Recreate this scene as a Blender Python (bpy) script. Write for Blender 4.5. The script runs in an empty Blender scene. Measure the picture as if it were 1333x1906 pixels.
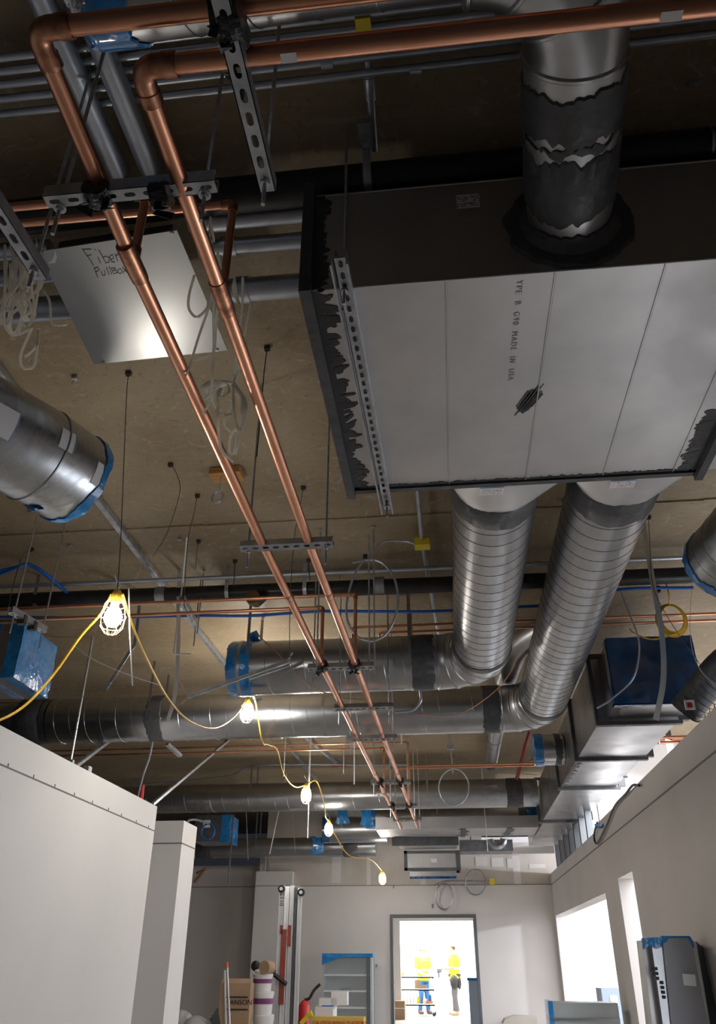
import bpy, bmesh, math, random
from mathutils import Vector, Matrix
from mathutils import noise as mnoise
R = math.radians; PI = math.pi
random.seed(7)
SC = bpy.context.scene; COL = SC.collection

# ------------------------------------------------------------------ camera, world, lights, exposure
PX, PY, FOC, EYE = 666.5, 953.0, 1461.455, 1.3
AX = ((0.9944, 0.0521, 0.0947), (0.1076, -0.4945, -0.8625), None)
def _axes():
    f = FOC
    ey = Vector((850 - PX, -(1790 - PY), -f)).normalized()
    ez = Vector((672 - PX, -(-1600 - PY), -f)).normalized()
    ex = ey.cross(ez).normalized(); ez = ex.cross(ey).normalized()
    return ex, ey, ez
EX, EY, EZ = _axes()
MC = Matrix((EX, EY, EZ))                       # camera -> world
cam = bpy.data.cameras.new('camera'); camo = bpy.data.objects.new('camera', cam); COL.objects.link(camo)
camo.matrix_world = Matrix.Translation((0, 0, EYE)) @ MC.to_4x4()
cam.sensor_fit = 'HORIZONTAL'; cam.sensor_width = 24.0; cam.lens = FOC / 1333 * 24.0
cam.clip_start = 0.05; cam.clip_end = 100
SC.camera = camo
w = bpy.data.worlds.new('world'); SC.world = w; w.use_nodes = True
w.node_tree.nodes['Background'].inputs[0].default_value = (0.75, 0.82, 1.0, 1)
w.node_tree.nodes['Background'].inputs[1].default_value = 0.02
SC.view_settings.view_transform = 'Standard'; SC.view_settings.look = 'None'
SC.view_settings.gamma = 1; SC.view_settings.use_curve_mapping = False
SC.view_settings.exposure = 0.0

def area(name, loc, direction, sx, sy, power, col, spread=180):
    l = bpy.data.lights.new(name, 'AREA'); l.shape = 'RECTANGLE'; l.size = sx; l.size_y = sy
    l.energy = power; l.color = col; l.spread = R(spread)
    o = bpy.data.objects.new(name, l); COL.objects.link(o); o.location = loc
    o.rotation_euler = Vector(direction).to_track_quat('-Z', 'Y').to_euler(); return o
area('added_side_light', (2.5, 4.5, 1.1), (-1, 0.35, 0.05), 2.0, 1.9, 50, (0.88, 0.93, 1.0))  # added cool side light, just beyond an unseen opening
area('adjacent_room_light', (4.2, 9.0, 2.72), (-0.35, 0.15, -1), 2.5, 5.5, 620, (0.93, 0.95, 1.0))
area('added_upper_fill', (3.6, 8.6, 3.3), (0, 1, 0.1), 0.8, 0.5, 14, (1, 0.94, 0.95), 110)  # added fill that brightens the partition above the right wall
l_ = bpy.data.lights.new('adjacent_work_lamp', 'POINT'); l_.energy = 850; l_.color = (0.86, 0.91, 1); l_.shadow_soft_size = 0.06
o_ = bpy.data.objects.new('adjacent_work_lamp', l_); COL.objects.link(o_); o_.location = (5.1, 15.15, 2.5)
area('middle_room_light', (-0.6, 20.5, 3.0), (0, 0.1, -1), 2, 2, 60, (1, 0.95, 0.86))
area('end_room_light', (-0.6, 26.3, 3.2), (0, 0.1, -1), 4, 3, 900, (1, 0.98, 0.95))
area('room_fill_ceiling', (-2.5, 13.2, 2.7), (0.4, 0.3, -1), 0.6, 0.6, 8, (1, 0.95, 0.88))

# ------------------------------------------------------------------ measuring helpers (photo pixel -> real place)
def ray(px, py): return MC @ Vector((px - PX, -(py - PY), -FOC))
O0 = Vector((0, 0, EYE))
def atz(px, py, z): d = ray(px, py); return O0 + d * ((z - EYE) / d.z)
def aty(px, py, y): d = ray(px, py); return O0 + d * (y / d.y)
def atx(px, py, x): d = ray(px, py); return O0 + d * (x / d.x)
def hover(px, py, X, Y): d = ray(px, py); return EYE + d.z * math.hypot(X, Y) / math.hypot(d.x, d.y)
DECK = 4.05; ZP = 3.05

# ------------------------------------------------------------------ materials
def mat(name, c1, c2=None, metal=0.0, rough=0.5, rvar=0.0, scale=8.0, detail=4, bump=0.0, bscale=None, stretch=(1, 1, 1),
        voro=False, emit=None, estr=0, alpha=1.0, coat=0.0, trans=0.0, lo=0.35, hi=0.65, dist=0.0, spec=0.5):
    m = bpy.data.materials.new(name); m.use_nodes = True; nt = m.node_tree; N = nt.nodes; L = nt.links
    b = N['Principled BSDF']; b.inputs['Base Color'].default_value = (*c1, 1)
    b.inputs['Metallic'].default_value = metal; b.inputs['Roughness'].default_value = rough
    b.inputs['Alpha'].default_value = alpha; b.inputs['Coat Weight'].default_value = coat
    b.inputs['Transmission Weight'].default_value = trans; b.inputs['Specular IOR Level'].default_value = spec
    if emit: b.inputs['Emission Color'].default_value = (*emit, 1); b.inputs['Emission Strength'].default_value = estr
    if c2 or bump or rvar:
        tc = N.new('ShaderNodeTexCoord'); mp = N.new('ShaderNodeMapping'); mp.inputs['Scale'].default_value = stretch
        L.new(tc.outputs['Object'], mp.inputs[0])
        if voro:
            t = N.new('ShaderNodeTexVoronoi'); t.inputs['Scale'].default_value = scale; out = t.outputs['Color']
            cv = N.new('ShaderNodeSeparateColor'); L.new(out, cv.inputs[0]); fac = cv.outputs[0]
        else:
            t = N.new('ShaderNodeTexNoise'); t.inputs['Scale'].default_value = scale; t.inputs['Detail'].default_value = detail
            t.inputs['Distortion'].default_value = dist; fac = t.outputs[0]
        L.new(mp.outputs[0], t.inputs['Vector'])
        rp = N.new('ShaderNodeMapRange'); rp.inputs[1].default_value = lo; rp.inputs[2].default_value = hi
        if voro: rp.inputs[1].default_value = 0; rp.inputs[2].default_value = 1
        L.new(fac, rp.inputs[0])
        if c2:
            mx = N.new('ShaderNodeMix'); mx.data_type = 'RGBA'; mx.inputs[6].default_value = (*c1, 1); mx.inputs[7].default_value = (*c2, 1)
            L.new(rp.outputs[0], mx.inputs[0]); L.new(mx.outputs[2], b.inputs['Base Color'])
        if rvar:
            r2 = N.new('ShaderNodeMapRange'); r2.inputs[3].default_value = rough - rvar; r2.inputs[4].default_value = rough + rvar
            L.new(rp.outputs[0], r2.inputs[0]); L.new(r2.outputs[0], b.inputs['Roughness'])
        if bump:
            t2 = N.new('ShaderNodeTexNoise'); t2.inputs['Scale'].default_value = bscale or scale; t2.inputs['Detail'].default_value = 3
            L.new(mp.outputs[0], t2.inputs['Vector'])
            bp = N.new('ShaderNodeBump'); bp.inputs['Strength'].default_value = bump; bp.inputs['Distance'].default_value = 0.02
            L.new(t2.outputs[0], bp.inputs['Height']); L.new(bp.outputs[0], b.inputs['Normal'])
    return m
GALV = mat('galvanised_duct', (0.46, 0.47, 0.49), (0.38, 0.39, 0.41), 1, 0.32, 0.03, 4, detail=6, dist=.5, bump=0.012, bscale=3)
GSHEET = mat('galvanised_sheet', (0.55, 0.54, 0.55), (0.46, 0.455, 0.465), 1, 0.45, 0.05, 2.5, bump=0.02, bscale=2)
GDARK = mat('dull_galvanised', (0.40, 0.41, 0.43), (0.27, 0.28, 0.30), 1, 0.42, 0.08, 9)
STRUT = mat('galvanised_strut', (0.55, 0.57, 0.61), (0.38, 0.40, 0.44), 0.85, 0.42, 0.06, 14)
ZINC = mat('zinc_rod', (0.62, 0.66, 0.72), (0.45, 0.48, 0.52), 0.9, 0.32, 0.05, 30)
COND = mat('steel_conduit', (0.55, 0.60, 0.68), (0.42, 0.46, 0.54), 0.8, 0.38, 0.05, 6)
COPPER = mat('copper_pipe', (0.80, 0.40, 0.26), (0.58, 0.26, 0.16), 1, 0.34, 0.04, 4, detail=2, lo=0.42, hi=0.75)
COPDULL = mat('heat_stained_copper', (0.62, 0.32, 0.20), (0.26, 0.11, 0.07), 1, 0.38, 0.08, 22)
MASTIC = mat('duct_mastic', (0.045, 0.046, 0.052), (0.075, 0.077, 0.085), 0, 0.5, 0.12, 12, bump=0.45, bscale=11, dist=1.5)
BLACK = mat('black_tape', (0.010, 0.010, 0.012), (0.02, 0.02, 0.022), 0, 0.38, 0.1, 30, bump=0.8, bscale=40)
IRON = mat('black_cast_iron', (0.014, 0.014, 0.015), (0.03, 0.028, 0.026), 0.2, 0.38, 0.08, 12)
BLUE = mat('blue_film', (0.012, 0.15, 0.42), (0.02, 0.24, 0.58), 0, 0.22, 0.06, 9, bump=0.9, bscale=9, coat=0.6, dist=1.0)
def translucent(m, col, f=0.5):
    nt = m.node_tree; b = nt.nodes['Principled BSDF']; out = nt.nodes['Material Output']; t = nt.nodes.new('ShaderNodeBsdfTranslucent'); t.inputs[0].default_value = (*col, 1)
    x = nt.nodes.new('ShaderNodeMixShader'); x.inputs[0].default_value = f; nt.links.new(b.outputs[0], x.inputs[1]); nt.links.new(t.outputs[0], x.inputs[2]); nt.links.new(x.outputs[0], out.inputs[0])
BLUED = mat('dark_blue_film', (0.005, 0.045, 0.15), (0.01, 0.09, 0.27), 0, 0.18, 0.05, 5, bump=0.8, bscale=7, coat=0.8, dist=1.5)
DRY = mat('grey_drywall', (0.60, 0.57, 0.55), (0.56, 0.53, 0.51), 0, 0.75, 0, 1.2)
DRYW = mat('white_drywall', (0.80, 0.79, 0.79), (0.77, 0.76, 0.76), 0, 0.75, 0, 1.0)
PAPER = mat('brown_gypsum', (0.42, 0.38, 0.34), (0.5, 0.46, 0.42), 0, 0.8, 0, 2)
JOINT = mat('dark_joint', (0.20, 0.19, 0.18), None, 0, 0.8)  # dark grey line of the drywall joints
FLOOR = mat('bare_floor', (0.50, 0.48, 0.45), (0.42, 0.40, 0.37), 0, 0.6, 0.05, 1.5)
WHITE = mat('white_paper', (0.78, 0.77, 0.78), None, 0, 0.6)
INK = mat('black_ink', (0.02, 0.02, 0.025), None, 0, 0.6)
PINK = mat('pink_ink', (0.55, 0.25, 0.25), None, 0, 0.6)
SKYB = mat('pale_blue_ink', (0.20, 0.45, 0.70), None, 0, 0.6)
TAPE = mat('white_pull_tape', (0.88, 0.86, 0.80), (0.74, 0.72, 0.66), 0, 0.6, 0, 60)
translucent(TAPE, (.9, .88, .82), .55)
YCORD = mat('yellow_cord', (0.80, 0.48, 0.04), (0.62, 0.36, 0.03), 0, 0.45, 0, 30)
YBOX = mat('yellow_paint', (0.72, 0.56, 0.02), None, 0, 0.5)
BCAB = mat('blue_cable', (0.01, 0.12, 0.50), None, 0, 0.4)
WIRE = mat('dark_tie_wire', (0.10, 0.09, 0.085), None, 0.7, 0.5)
WIREL = mat('bright_wire', (0.72, 0.72, 0.72), None, 0.6, 0.4)
WOOD = mat('wood_block', (0.50, 0.26, 0.09), (0.36, 0.17, 0.05), 0, 0.65, 0, 7, stretch=(1, 12, 12))
BULB = mat('lit_bulb', (1, 0.95, 0.85), None, 0, 0.4, emit=(1, 0.94, 0.84), estr=90)
REDP = mat('red_paint', (0.50, 0.02, 0.02), None, 0, 0.5)
RED = mat('red_brown_paint', (0.33, 0.07, 0.05), (0.26, 0.05, 0.04), 0, 0.6, 0, 9)
CARD = mat('brown_cardboard', (0.42, 0.28, 0.18), (0.37, 0.24, 0.15), 0, 0.8, 0, 6)
PLASW = mat('white_plastic', (0.72, 0.72, 0.73), None, 0, 0.4)
PURP = mat('purple_print', (0.20, 0.05, 0.17), None, 0, 0.5)
ALU = mat('mast_aluminium', (0.70, 0.71, 0.74), (0.6, 0.61, 0.64), 0.45, 0.4, 0.05, 3)
DGREY = mat('dark_grey_paint', (0.10, 0.11, 0.12), None, 0.1, 0.5)
GLASS = mat('shelf_glass', (0.75, 0.80, 0.82), None, 0, 0.08, trans=0.0, alpha=0.14)
ORANGE = mat('orange_plastic', (0.9, 0.16, 0.03), None, 0, 0.4)
BAG = mat('clear_bag', (0.62, 0.63, 0.64), (0.45, 0.46, 0.47), 0, 0.3, 0, 8, bump=1.0, bscale=11)
SKIN = mat('skin', (0.62, 0.34, 0.24), None, 0, 0.6)
VEST = mat('yellow_vest', (0.80, 0.90, 0.03), None, 0, 0.7)
REFL = mat('grey_reflective_band', (0.45, 0.47, 0.47), None, 0.3, 0.4)
JEAN = mat('blue_denim', (0.03, 0.13, 0.32), None, 0, 0.8)
TROU = mat('grey_trousers', (0.10, 0.10, 0.11), None, 0, 0.8)
BOOT = mat('dark_boot', (0.10, 0.06, 0.05), None, 0, 0.7)
BOOTT = mat('tan_boot', (0.45, 0.33, 0.22), None, 0, 0.7)
HAT = mat('white_hard_hat', (0.85, 0.85, 0.83), None, 0, 0.3)
HAIR = mat('brown_hair', (0.10, 0.05, 0.03), None, 0, 0.8)
GREYB = mat('blue_grey_cabinet', (0.36, 0.44, 0.56), None, 0.1, 0.5)

def concrete():
    m = bpy.data.materials.new('brown_concrete_deck'); m.use_nodes = True; nt = m.node_tree; N = nt.nodes; L = nt.links
    b = N['Principled BSDF']; b.inputs['Roughness'].default_value = 0.55; b.inputs['Specular IOR Level'].default_value = 0.35
    tc = N.new('ShaderNodeTexCoord')
    def noise(s, d, ds=0.0, st=(1, 1, 1)):
        mp = N.new('ShaderNodeMapping'); mp.inputs['Scale'].default_value = st; L.new(tc.outputs['Object'], mp.inputs[0])
        t = N.new('ShaderNodeTexNoise'); t.inputs['Scale'].default_value = s; t.inputs['Detail'].default_value = d
        t.inputs['Distortion'].default_value = ds; L.new(mp.outputs[0], t.inputs['Vector']); return t.outputs[0]
    def mr(x, a, c, o0=0, o1=1):
        r = N.new('ShaderNodeMapRange'); r.inputs[1].default_value = a; r.inputs[2].default_value = c
        r.inputs[3].default_value = o0; r.inputs[4].default_value = o1; L.new(x, r.inputs[0]); return r.outputs[0]
    def mix(f, c1, c2):
        x = N.new('ShaderNodeMix'); x.data_type = 'RGBA'; L.new(f, x.inputs[0])
        for s, c in ((6, c1), (7, c2)):
            if isinstance(c, tuple): x.inputs[s].default_value = (*c, 1)
            else: L.new(c, x.inputs[s])
        return x.outputs[2]
    c = mix(mr(noise(0.8, 6, 0.6), 0.35, 0.68), (0.215, 0.158, 0.092), (0.33, 0.262, 0.175))
    c = mix(mr(noise(5, 8, 2.5, (1, 2, 1)), 0.5, 0.75, 0, 0.6), c, (0.34, 0.28, 0.20))
    c = mix(mr(noise(28, 4, 1.0), 0.60, 0.72, 0, 0.5), c, (0.10, 0.072, 0.045))
    c = mix(mr(noise(3.2, 8, 6.0), 0.62, 0.66, 0, 0.45), c, (0.42, 0.36, 0.28))
    L.new(c, b.inputs['Base Color'])
    bp = N.new('ShaderNodeBump'); bp.inputs['Strength'].default_value = 0.5; bp.inputs['Distance'].default_value = 0.02
    L.new(noise(4, 8, 1.5), bp.inputs['Height']); L.new(bp.outputs[0], b.inputs['Normal'])
    return m
TRUNK = mat('trunk_sheet', (0.42, 0.42, 0.43), (0.34, 0.34, 0.35), 1, 0.33, 0.05, 3, bump=0.03, bscale=3)
STUD = mat('dark_stud', (0.16, 0.17, 0.18), None, 0.8, 0.45)
CONC = concrete()
LITYEL = mat('bulb_lit_yellow_guard', (0.95, 0.80, 0.42), None, 0, 0.4)  # yellow guard wires, bulb glare put into the paler colour
SEAM = mat('dark_seam', (0.10, 0.10, 0.11), None, 0.6, 0.5)

# ------------------------------------------------------------------ objects
ORG = {}          # world origin of each object of ours
def tag(o, label, cat, group=None):
    o['label'] = label; o['category'] = cat
    if group: o['group'] = group
    return o
def thing(name, label, cat, loc, group=None):
    o = bpy.data.objects.new(name, None); COL.objects.link(o); o.empty_display_size = 0.1
    o.location = loc; ORG[o.name] = Vector(loc); return tag(o, label, cat, group)
class MB:
    def __init__(s): s.bm = bmesh.new()
    def poly(s, pts):
        vs = [s.bm.verts.new(p) for p in pts]; return s.bm.faces.new(vs)
    def box(s, c, size, rot=None):
        c = Vector(c); h = Vector(size) / 2; vs = []
        for x in (-1, 1):
            for y in (-1, 1):
                for z in (-1, 1):
                    p = Vector((x * h.x, y * h.y, z * h.z))
                    if rot: p = rot @ p
                    vs.append(s.bm.verts.new(c + p))
        for f in ((0, 1, 3, 2), (4, 6, 7, 5), (0, 4, 5, 1), (2, 3, 7, 6), (0, 2, 6, 4), (1, 5, 7, 3)): s.bm.faces.new([vs[i] for i in f])
        return s
    def mm(s, a, b): return s.box([(a[i] + b[i]) / 2 for i in range(3)], [abs(b[i] - a[i]) for i in range(3)])
    def beam(s, p0, p1, wd, ht, up=(0, 0, 1)):
        p0 = Vector(p0); p1 = Vector(p1); x = (p1 - p0); L = x.length; x.normalize()
        y = Vector(up).cross(x)
        if y.length < 1e-4: y = Vector((1, 0, 0)).cross(x)
        y.normalize(); z = x.cross(y)
        return s.box((p0 + p1) / 2, (L, wd, ht), Matrix((x, y, z)).transposed())
    def tube(s, pts, r, n=12, caps=True, closed=False, flat=None, up=None):
        P = [Vector(p) for p in pts]; m = len(P)
        rs = r if isinstance(r, (list, tuple)) else [r] * m
        T = []
        for i in range(m):
            if closed: t = P[(i + 1) % m] - P[i - 1]
            else: t = P[min(i + 1, m - 1)] - P[max(i - 1, 0)]
            T.append(t.normalized())
        a = Vector(up) if up else (Vector((0, 0, 1)) if abs(T[0].z) < 0.9 else Vector((1, 0, 0)))
        nn = (a - T[0] * a.dot(T[0])).normalized(); rings = []
        for i in range(m):
            if i:
                q = T[i - 1].rotation_difference(T[i]); nn = q @ nn
                nn = (nn - T[i] * nn.dot(T[i])).normalized()
            bb = T[i].cross(nn)
            fx = flat or 1.0
            rings.append([s.bm.verts.new(P[i] + nn * (rs[i] * math.cos(2 * PI * k / n)) + bb * (rs[i] * fx * math.sin(2 * PI * k / n))) for k in range(n)])
        for i in range(m if closed else m - 1):
            A = rings[i]; B = rings[(i + 1) % m]
            for k in range(n): s.bm.faces.new((A[k], A[(k + 1) % n], B[(k + 1) % n], B[k]))
        if caps and not closed: s.bm.faces.new(rings[0][::-1]); s.bm.faces.new(rings[-1])
        return s
    def ribbon(s, pts, wd, th=0.0012, up=(1, 0, 0), twist=0.0):
        P = [Vector(p) for p in pts]; m = len(P); rings = []
        for i in range(m):
            t = (P[min(i + 1, m - 1)] - P[max(i - 1, 0)]).normalized()
            u = Vector(up) - t * Vector(up).dot(t)
            if u.length < 1e-3: u = Vector((0, 1, 0)) - t * t.y
            u.normalize(); u = Matrix.Rotation(twist * i, 3, t) @ u; v = t.cross(u)
            rings.append([s.bm.verts.new(P[i] + u * (a * wd / 2) + v * (b * th / 2)) for a, b in ((-1, -1), (1, -1), (1, 1), (-1, 1))])
        for i in range(m - 1):
            for k in range(4): s.bm.faces.new((rings[i][k], rings[i][(k + 1) % 4], rings[i + 1][(k + 1) % 4], rings[i + 1][k]))
        s.bm.faces.new(rings[0][::-1]); s.bm.faces.new(rings[-1]); return s
    def helix(s, p0, p1, rad, r, pitch, n=28, m=4):
        p0 = Vector(p0); p1 = Vector(p1); t = p1 - p0; L = t.length; t.normalize()
        a = Vector((0, 0, 1)) if abs(t.z) < 0.9 else Vector((1, 0, 0)); u = (a - t * a.dot(t)).normalized(); v = t.cross(u)
        k = int(L / pitch * n)
        return s.tube([p0 + t * (L * i / k) + (u * math.cos(2 * PI * i / n) + v * math.sin(2 * PI * i / n)) * rad for i in range(k + 1)], r, m)
    def prism(s, pts, vec):
        vec = Vector(vec); A = [s.bm.verts.new(Vector(p)) for p in pts]; B = [s.bm.verts.new(Vector(p) + vec) for p in pts]
        k = len(A); s.bm.faces.new(A[::-1]); s.bm.faces.new(B)
        for i in range(k): s.bm.faces.new((A[i], A[(i + 1) % k], B[(i + 1) % k], B[i]))
        return s
    def ball(s, c, r, sc=(1, 1, 1), n=12, rot=None):
        c = Vector(c); M_ = Matrix.Translation(c) @ (rot.to_4x4() if rot else Matrix()) @ Matrix.Diagonal((r * sc[0], r * sc[1], r * sc[2], 1))
        bmesh.ops.create_uvsphere(s.bm, u_segments=n, v_segments=max(6, n * 2 // 3), radius=1, matrix=M_); return s
    def lathe(s, c, prof, n=20, axis=(0, 0, 1)):
        ax = Vector(axis).normalized(); a = Vector((0, 0, 1)) if abs(ax.z) < 0.9 else Vector((1, 0, 0))
        u = (a - ax * a.dot(ax)).normalized(); v = ax.cross(u); c = Vector(c)
        rings = [[s.bm.verts.new(c + ax * h + (u * math.cos(2 * PI * k / n) + v * math.sin(2 * PI * k / n)) * max(r, 1e-4)) for k in range(n)] for r, h in prof]
        for A, B in zip(rings, rings[1:]):
            for k in range(n): s.bm.faces.new((A[k], A[(k + 1) % n], B[(k + 1) % n], B[k]))
        s.bm.faces.new(rings[0][::-1]); s.bm.faces.new(rings[-1]); return s
    def done(s, name, m, parent=None, label=None, angle=38, org=None, bevel=0):
        me = bpy.data.meshes.new(name)
        bmesh.ops.recalc_face_normals(s.bm, faces=s.bm.faces[:])
        if parent is not None: L0 = ORG[parent.name]
        elif org is not None: L0 = Vector(org)
        else:
            L0 = sum((v.co for v in s.bm.verts), Vector()) / max(1, len(s.bm.verts))
        bmesh.ops.translate(s.bm, verts=s.bm.verts[:], vec=-L0)
        s.bm.to_mesh(me); s.bm.free(); me.materials.append(m)
        for p in me.polygons: p.use_smooth = True
        me.set_sharp_from_angle(angle=R(angle))
        o = bpy.data.objects.new(name, me); COL.objects.link(o)
        if parent is not None: o.parent = parent
        else: o.location = L0
        ORG[o.name] = L0
        if bevel:
            bv = o.modifiers.new('bevel', 'BEVEL'); bv.width = bevel; bv.segments = 2; bv.limit_method = 'ANGLE'
        if label: o['label'] = label
        return o
def single(mb, name, m, label, cat, group=None, **k): return tag(mb.done(name, m, **k), label, cat, group)
def struct(mb, name, m, **k): o = mb.done(name, m, **k); o['kind'] = 'structure'; return o
def copytree(o, delta, parent=None):
    c = o.copy(); COL.objects.link(c)
    if parent is None: c.location = o.location + Vector(delta); ORG[c.name] = ORG[o.name] + Vector(delta)
    else: c.parent = parent; ORG[c.name] = ORG[parent.name]
    for ch in list(o.children): copytree(ch, delta, c)
    return c
def fillet(pts, r, n=6):
    P = [Vector(p) for p in pts]; out = [P[0]]
    for i in range(1, len(P) - 1):
        a = (P[i - 1] - P[i]); b = (P[i + 1] - P[i]); d = min(r, a.length * 0.49, b.length * 0.49)
        A = P[i] + a.normalized() * d; B = P[i] + b.normalized() * d
        for k in range(n + 1):
            t = k / n; out.append(A * (1 - t) ** 2 + P[i] * 2 * t * (1 - t) + B * t * t)
    out.append(P[-1]); return out
def spline(pts, n=8):
    P = [Vector(p) for p in pts]; P = [P[0] * 2 - P[1]] + P + [P[-1] * 2 - P[-2]]; out = []
    for i in range(1, len(P) - 2):
        a, b, c, d = P[i - 1:i + 3]
        for k in range(n):
            t = k / n
            out.append(0.5 * ((2 * b) + (c - a) * t + (2 * a - 5 * b + 4 * c - d) * t * t + (3 * b - a - 3 * c + d) * t ** 3))
    out.append(P[-2]); return out
def text(txt, size, o, u, v, name, m, parent, th=0.0008, align='LEFT', space=1.0):
    cu = bpy.data.curves.new('t', 'FONT'); cu.body = txt; cu.size = size; cu.extrude = th; cu.align_x = align; cu.space_character = space
    ob = bpy.data.objects.new('t', cu); me = ob.to_mesh(); b = MB(); b.bm.from_mesh(me); ob.to_mesh_clear()
    u = Vector(u).normalized(); v = Vector(v); v = (v - u * v.dot(u)).normalized(); n = u.cross(v)
    M4 = Matrix((u, v, n)).transposed().to_4x4(); M4.translation = Vector(o); bmesh.ops.transform(b.bm, matrix=M4, verts=b.bm.verts[:])
    bpy.data.objects.remove(ob); return b.done(name, m, parent)
def strokes(lines, o, u, v, sc, r, name, m, parent):
    b = MB(); u = Vector(u).normalized(); v = Vector(v).normalized(); n = u.cross(v)
    for ln in lines:
        b.tube([Vector(o) + u * (x * sc) + v * (y * sc) for x, y in ln], r, 5)
    return b.done(name, m, parent)
def sticker(parent, c, u, v, n, wd, ht, side=False, red=False):
    """a shipping label: white paper with a pale blue edge and rows of small print"""
    c = Vector(c); u = Vector(u).normalized(); v = Vector(v).normalized(); n = Vector(n).normalized(); M3 = Matrix((u, v, n)).transposed()
    s = MB().box(c + n * 0.0015, (wd, ht, 0.001), M3).done('label_sticker', WHITE, parent, 'white paper duct label with small print')
    e = MB()
    if side:
        for k in (-1, 1): e.box(c + u * (k * wd * 0.48) + n * 0.0022, (wd * 0.05, ht, 0.0006), M3)
    else: e.box(c + v * (ht * 0.46) + n * 0.0022, (wd, ht * 0.10, 0.0006), M3)
    e.done('label_edge', SKYB, s)
    rnd = random.Random(int(c.x * 1000)); t = MB()
    for row, yy in enumerate((0.30, 0.16, 0.02, -0.18, -0.34)):
        x = -0.44
        while x < 0.40:
            l = rnd.uniform(0.03, 0.12)
            if rnd.random() < 0.62: t.box(c + u * ((x + l / 2) * wd) + v * (yy * ht) + n * 0.0022, (l * wd, ht * (0.10 if rnd.random() < 0.3 else 0.045), 0.0006), M3)
            x += l + 0.03
    t.done('label_print', PINK if red else INK, s)
    return s

# strut channel with real slots; web (the slotted back) faces the side 'web'
def strut_mesh(b, p0, p1, web, w=0.041, h=0.041, pitch=0.052, slot=(0.030, 0.013), th=0.0026):
    p0 = Vector(p0); p1 = Vector(p1); x = p1 - p0; L = x.length; x.normalize(); z = Vector(web); z = (z - x * z.dot(x)).normalized(); y = z.cross(x)
    k = max(1, int(round(L / pitch))); st = L / k; bm = b.bm
    def pt(a, c, d): return p0 + x * a + y * c + z * d
    for i in range(k):
        c0 = st * (i + 0.5); a0 = st * i; a1 = st * (i + 1); hw = w / 2; sl, sw = slot
        outer = [(a0, -hw), (c0 - sl / 4, -hw), (c0 + sl / 4, -hw), (a1, -hw), (a1, -sw / 3), (a1, sw / 3), (a1, hw), (c0 + sl / 4, hw), (c0 - sl / 4, hw), (a0, hw), (a0, sw / 3), (a0, -sw / 3)]
        rr = sw / 2; e = sl / 2 - rr
        inner = [(c0 - e - rr * .7, -rr * .7), (c0 - e, -rr), (c0 + e, -rr), (c0 + e + rr * .7, -rr * .7), (c0 + e + rr, -rr * .2), (c0 + e + rr, rr * .2), (c0 + e + rr * .7, rr * .7), (c0 + e, rr), (c0 - e, rr), (c0 - e - rr * .7, rr * .7), (c0 - e - rr, rr * .2), (c0 - e - rr, -rr * .2)]
        r = {}
        for nm, lst, d in (('ot', outer, 0), ('it', inner, 0), ('ib', inner, -th), ('ob', outer, -th)):
            r[nm] = [bm.verts.new(pt(a, c, d)) for a, c in lst]
        for j in range(12):
            q = (j + 1) % 12
            bm.faces.new((r['ot'][j], r['ot'][q], r['it'][q], r['it'][j])); bm.faces.new((r['it'][j], r['it'][q], r['ib'][q], r['ib'][j]))
            bm.faces.new((r['ib'][j], r['ib'][q], r['ob'][q], r['ob'][j]))
    M3 = Matrix((x, y, z)).transposed(); c = (p0 + p1) / 2
    for sd in (-1, 1):
        b.box(c + y * (sd * (w / 2 - th / 2)) - z * (h / 2), (L, th, h), M3)
        b.box(c + y * (sd * (w / 2 - 0.005)) - z * (h - th / 2), (L, 0.009, th), M3)
    return b
def hexnut(b, c, r=0.011, h=0.009): b.lathe(c, [(r, -h / 2), (r, h / 2)], 6)

# ------------------------------------------------------------------ the setting
XL, XR, YB = -3.23, 1.82, 16.4
struct(MB().mm((-14, -4, -0.1), (9, 30, 0)), 'floor', FLOOR)
b = MB().mm((-14, -4, DECK), (9, 20.5, DECK + 0.3))
struct(b, 'ceiling', CONC, org=(0, 0, DECK))
# ridges left by the formwork and a shallow dropped panel further back
b = MB()
for yy, xs in ((4.86, (-6, 4)), (9.7, (-6, 4))):
    x = xs[0]
    while x < xs[1]:
        l = random.uniform(0.25, 0.6)
        b.mm((x, yy - 0.02 + random.uniform(-.01, .01), DECK - 0.012), (x + l, yy + 0.03 + random.uniform(-.012, .012), DECK + 0.01)); x += l
struct(b, 'trim_1', CONC, org=(0, 0, DECK))
b = MB()
b.prism([(-6, 9.0, DECK - 0.01), (-2.9, 9.0, DECK - 0.01), (-2.0, 9.9, DECK - 0.01), (-2.0, 11.6, DECK - 0.01), (-6, 11.6, DECK - 0.01)], (0, 0, 0.02))
b.prism([(-6, 9.2, DECK - 0.10), (-2.98, 9.2, DECK - 0.10), (-2.2, 10.0, DECK - 0.10), (-2.2, 11.5, DECK - 0.10), (-6, 11.5, DECK - 0.10)], (0, 0, 0.10))
b.prism([(-6, 9.45, DECK - 0.16), (-3.1, 9.45, DECK - 0.16), (-2.4, 10.15, DECK - 0.16), (-2.4, 11.4, DECK - 0.16), (-6, 11.4, DECK - 0.16)], (0, 0, 0.07))
struct(b, 'trim_2', CONC, org=(0, 0, DECK))
WT = 2.795
struct(MB().mm((XL - 0.14, -3, 0), (XL, 8.94, WT)), 'wall_left', DRYW)
b = MB().mm((XL, -3, 2.535), (XL + 0.0035, 8.94, 2.547))
for k in range(26): yy = -1 + k * 0.39 + random.uniform(-.05, .05); b.mm((XL, yy, 2.547), (XL + 0.004, yy + 0.012, 2.57))
struct(b, 'trim_3', JOINT)
struct(MB().mm((-4.6, 9.94, 0), (XL - 0.0, 10.5, WT)), 'wall_left_pier', DRYW)
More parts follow.
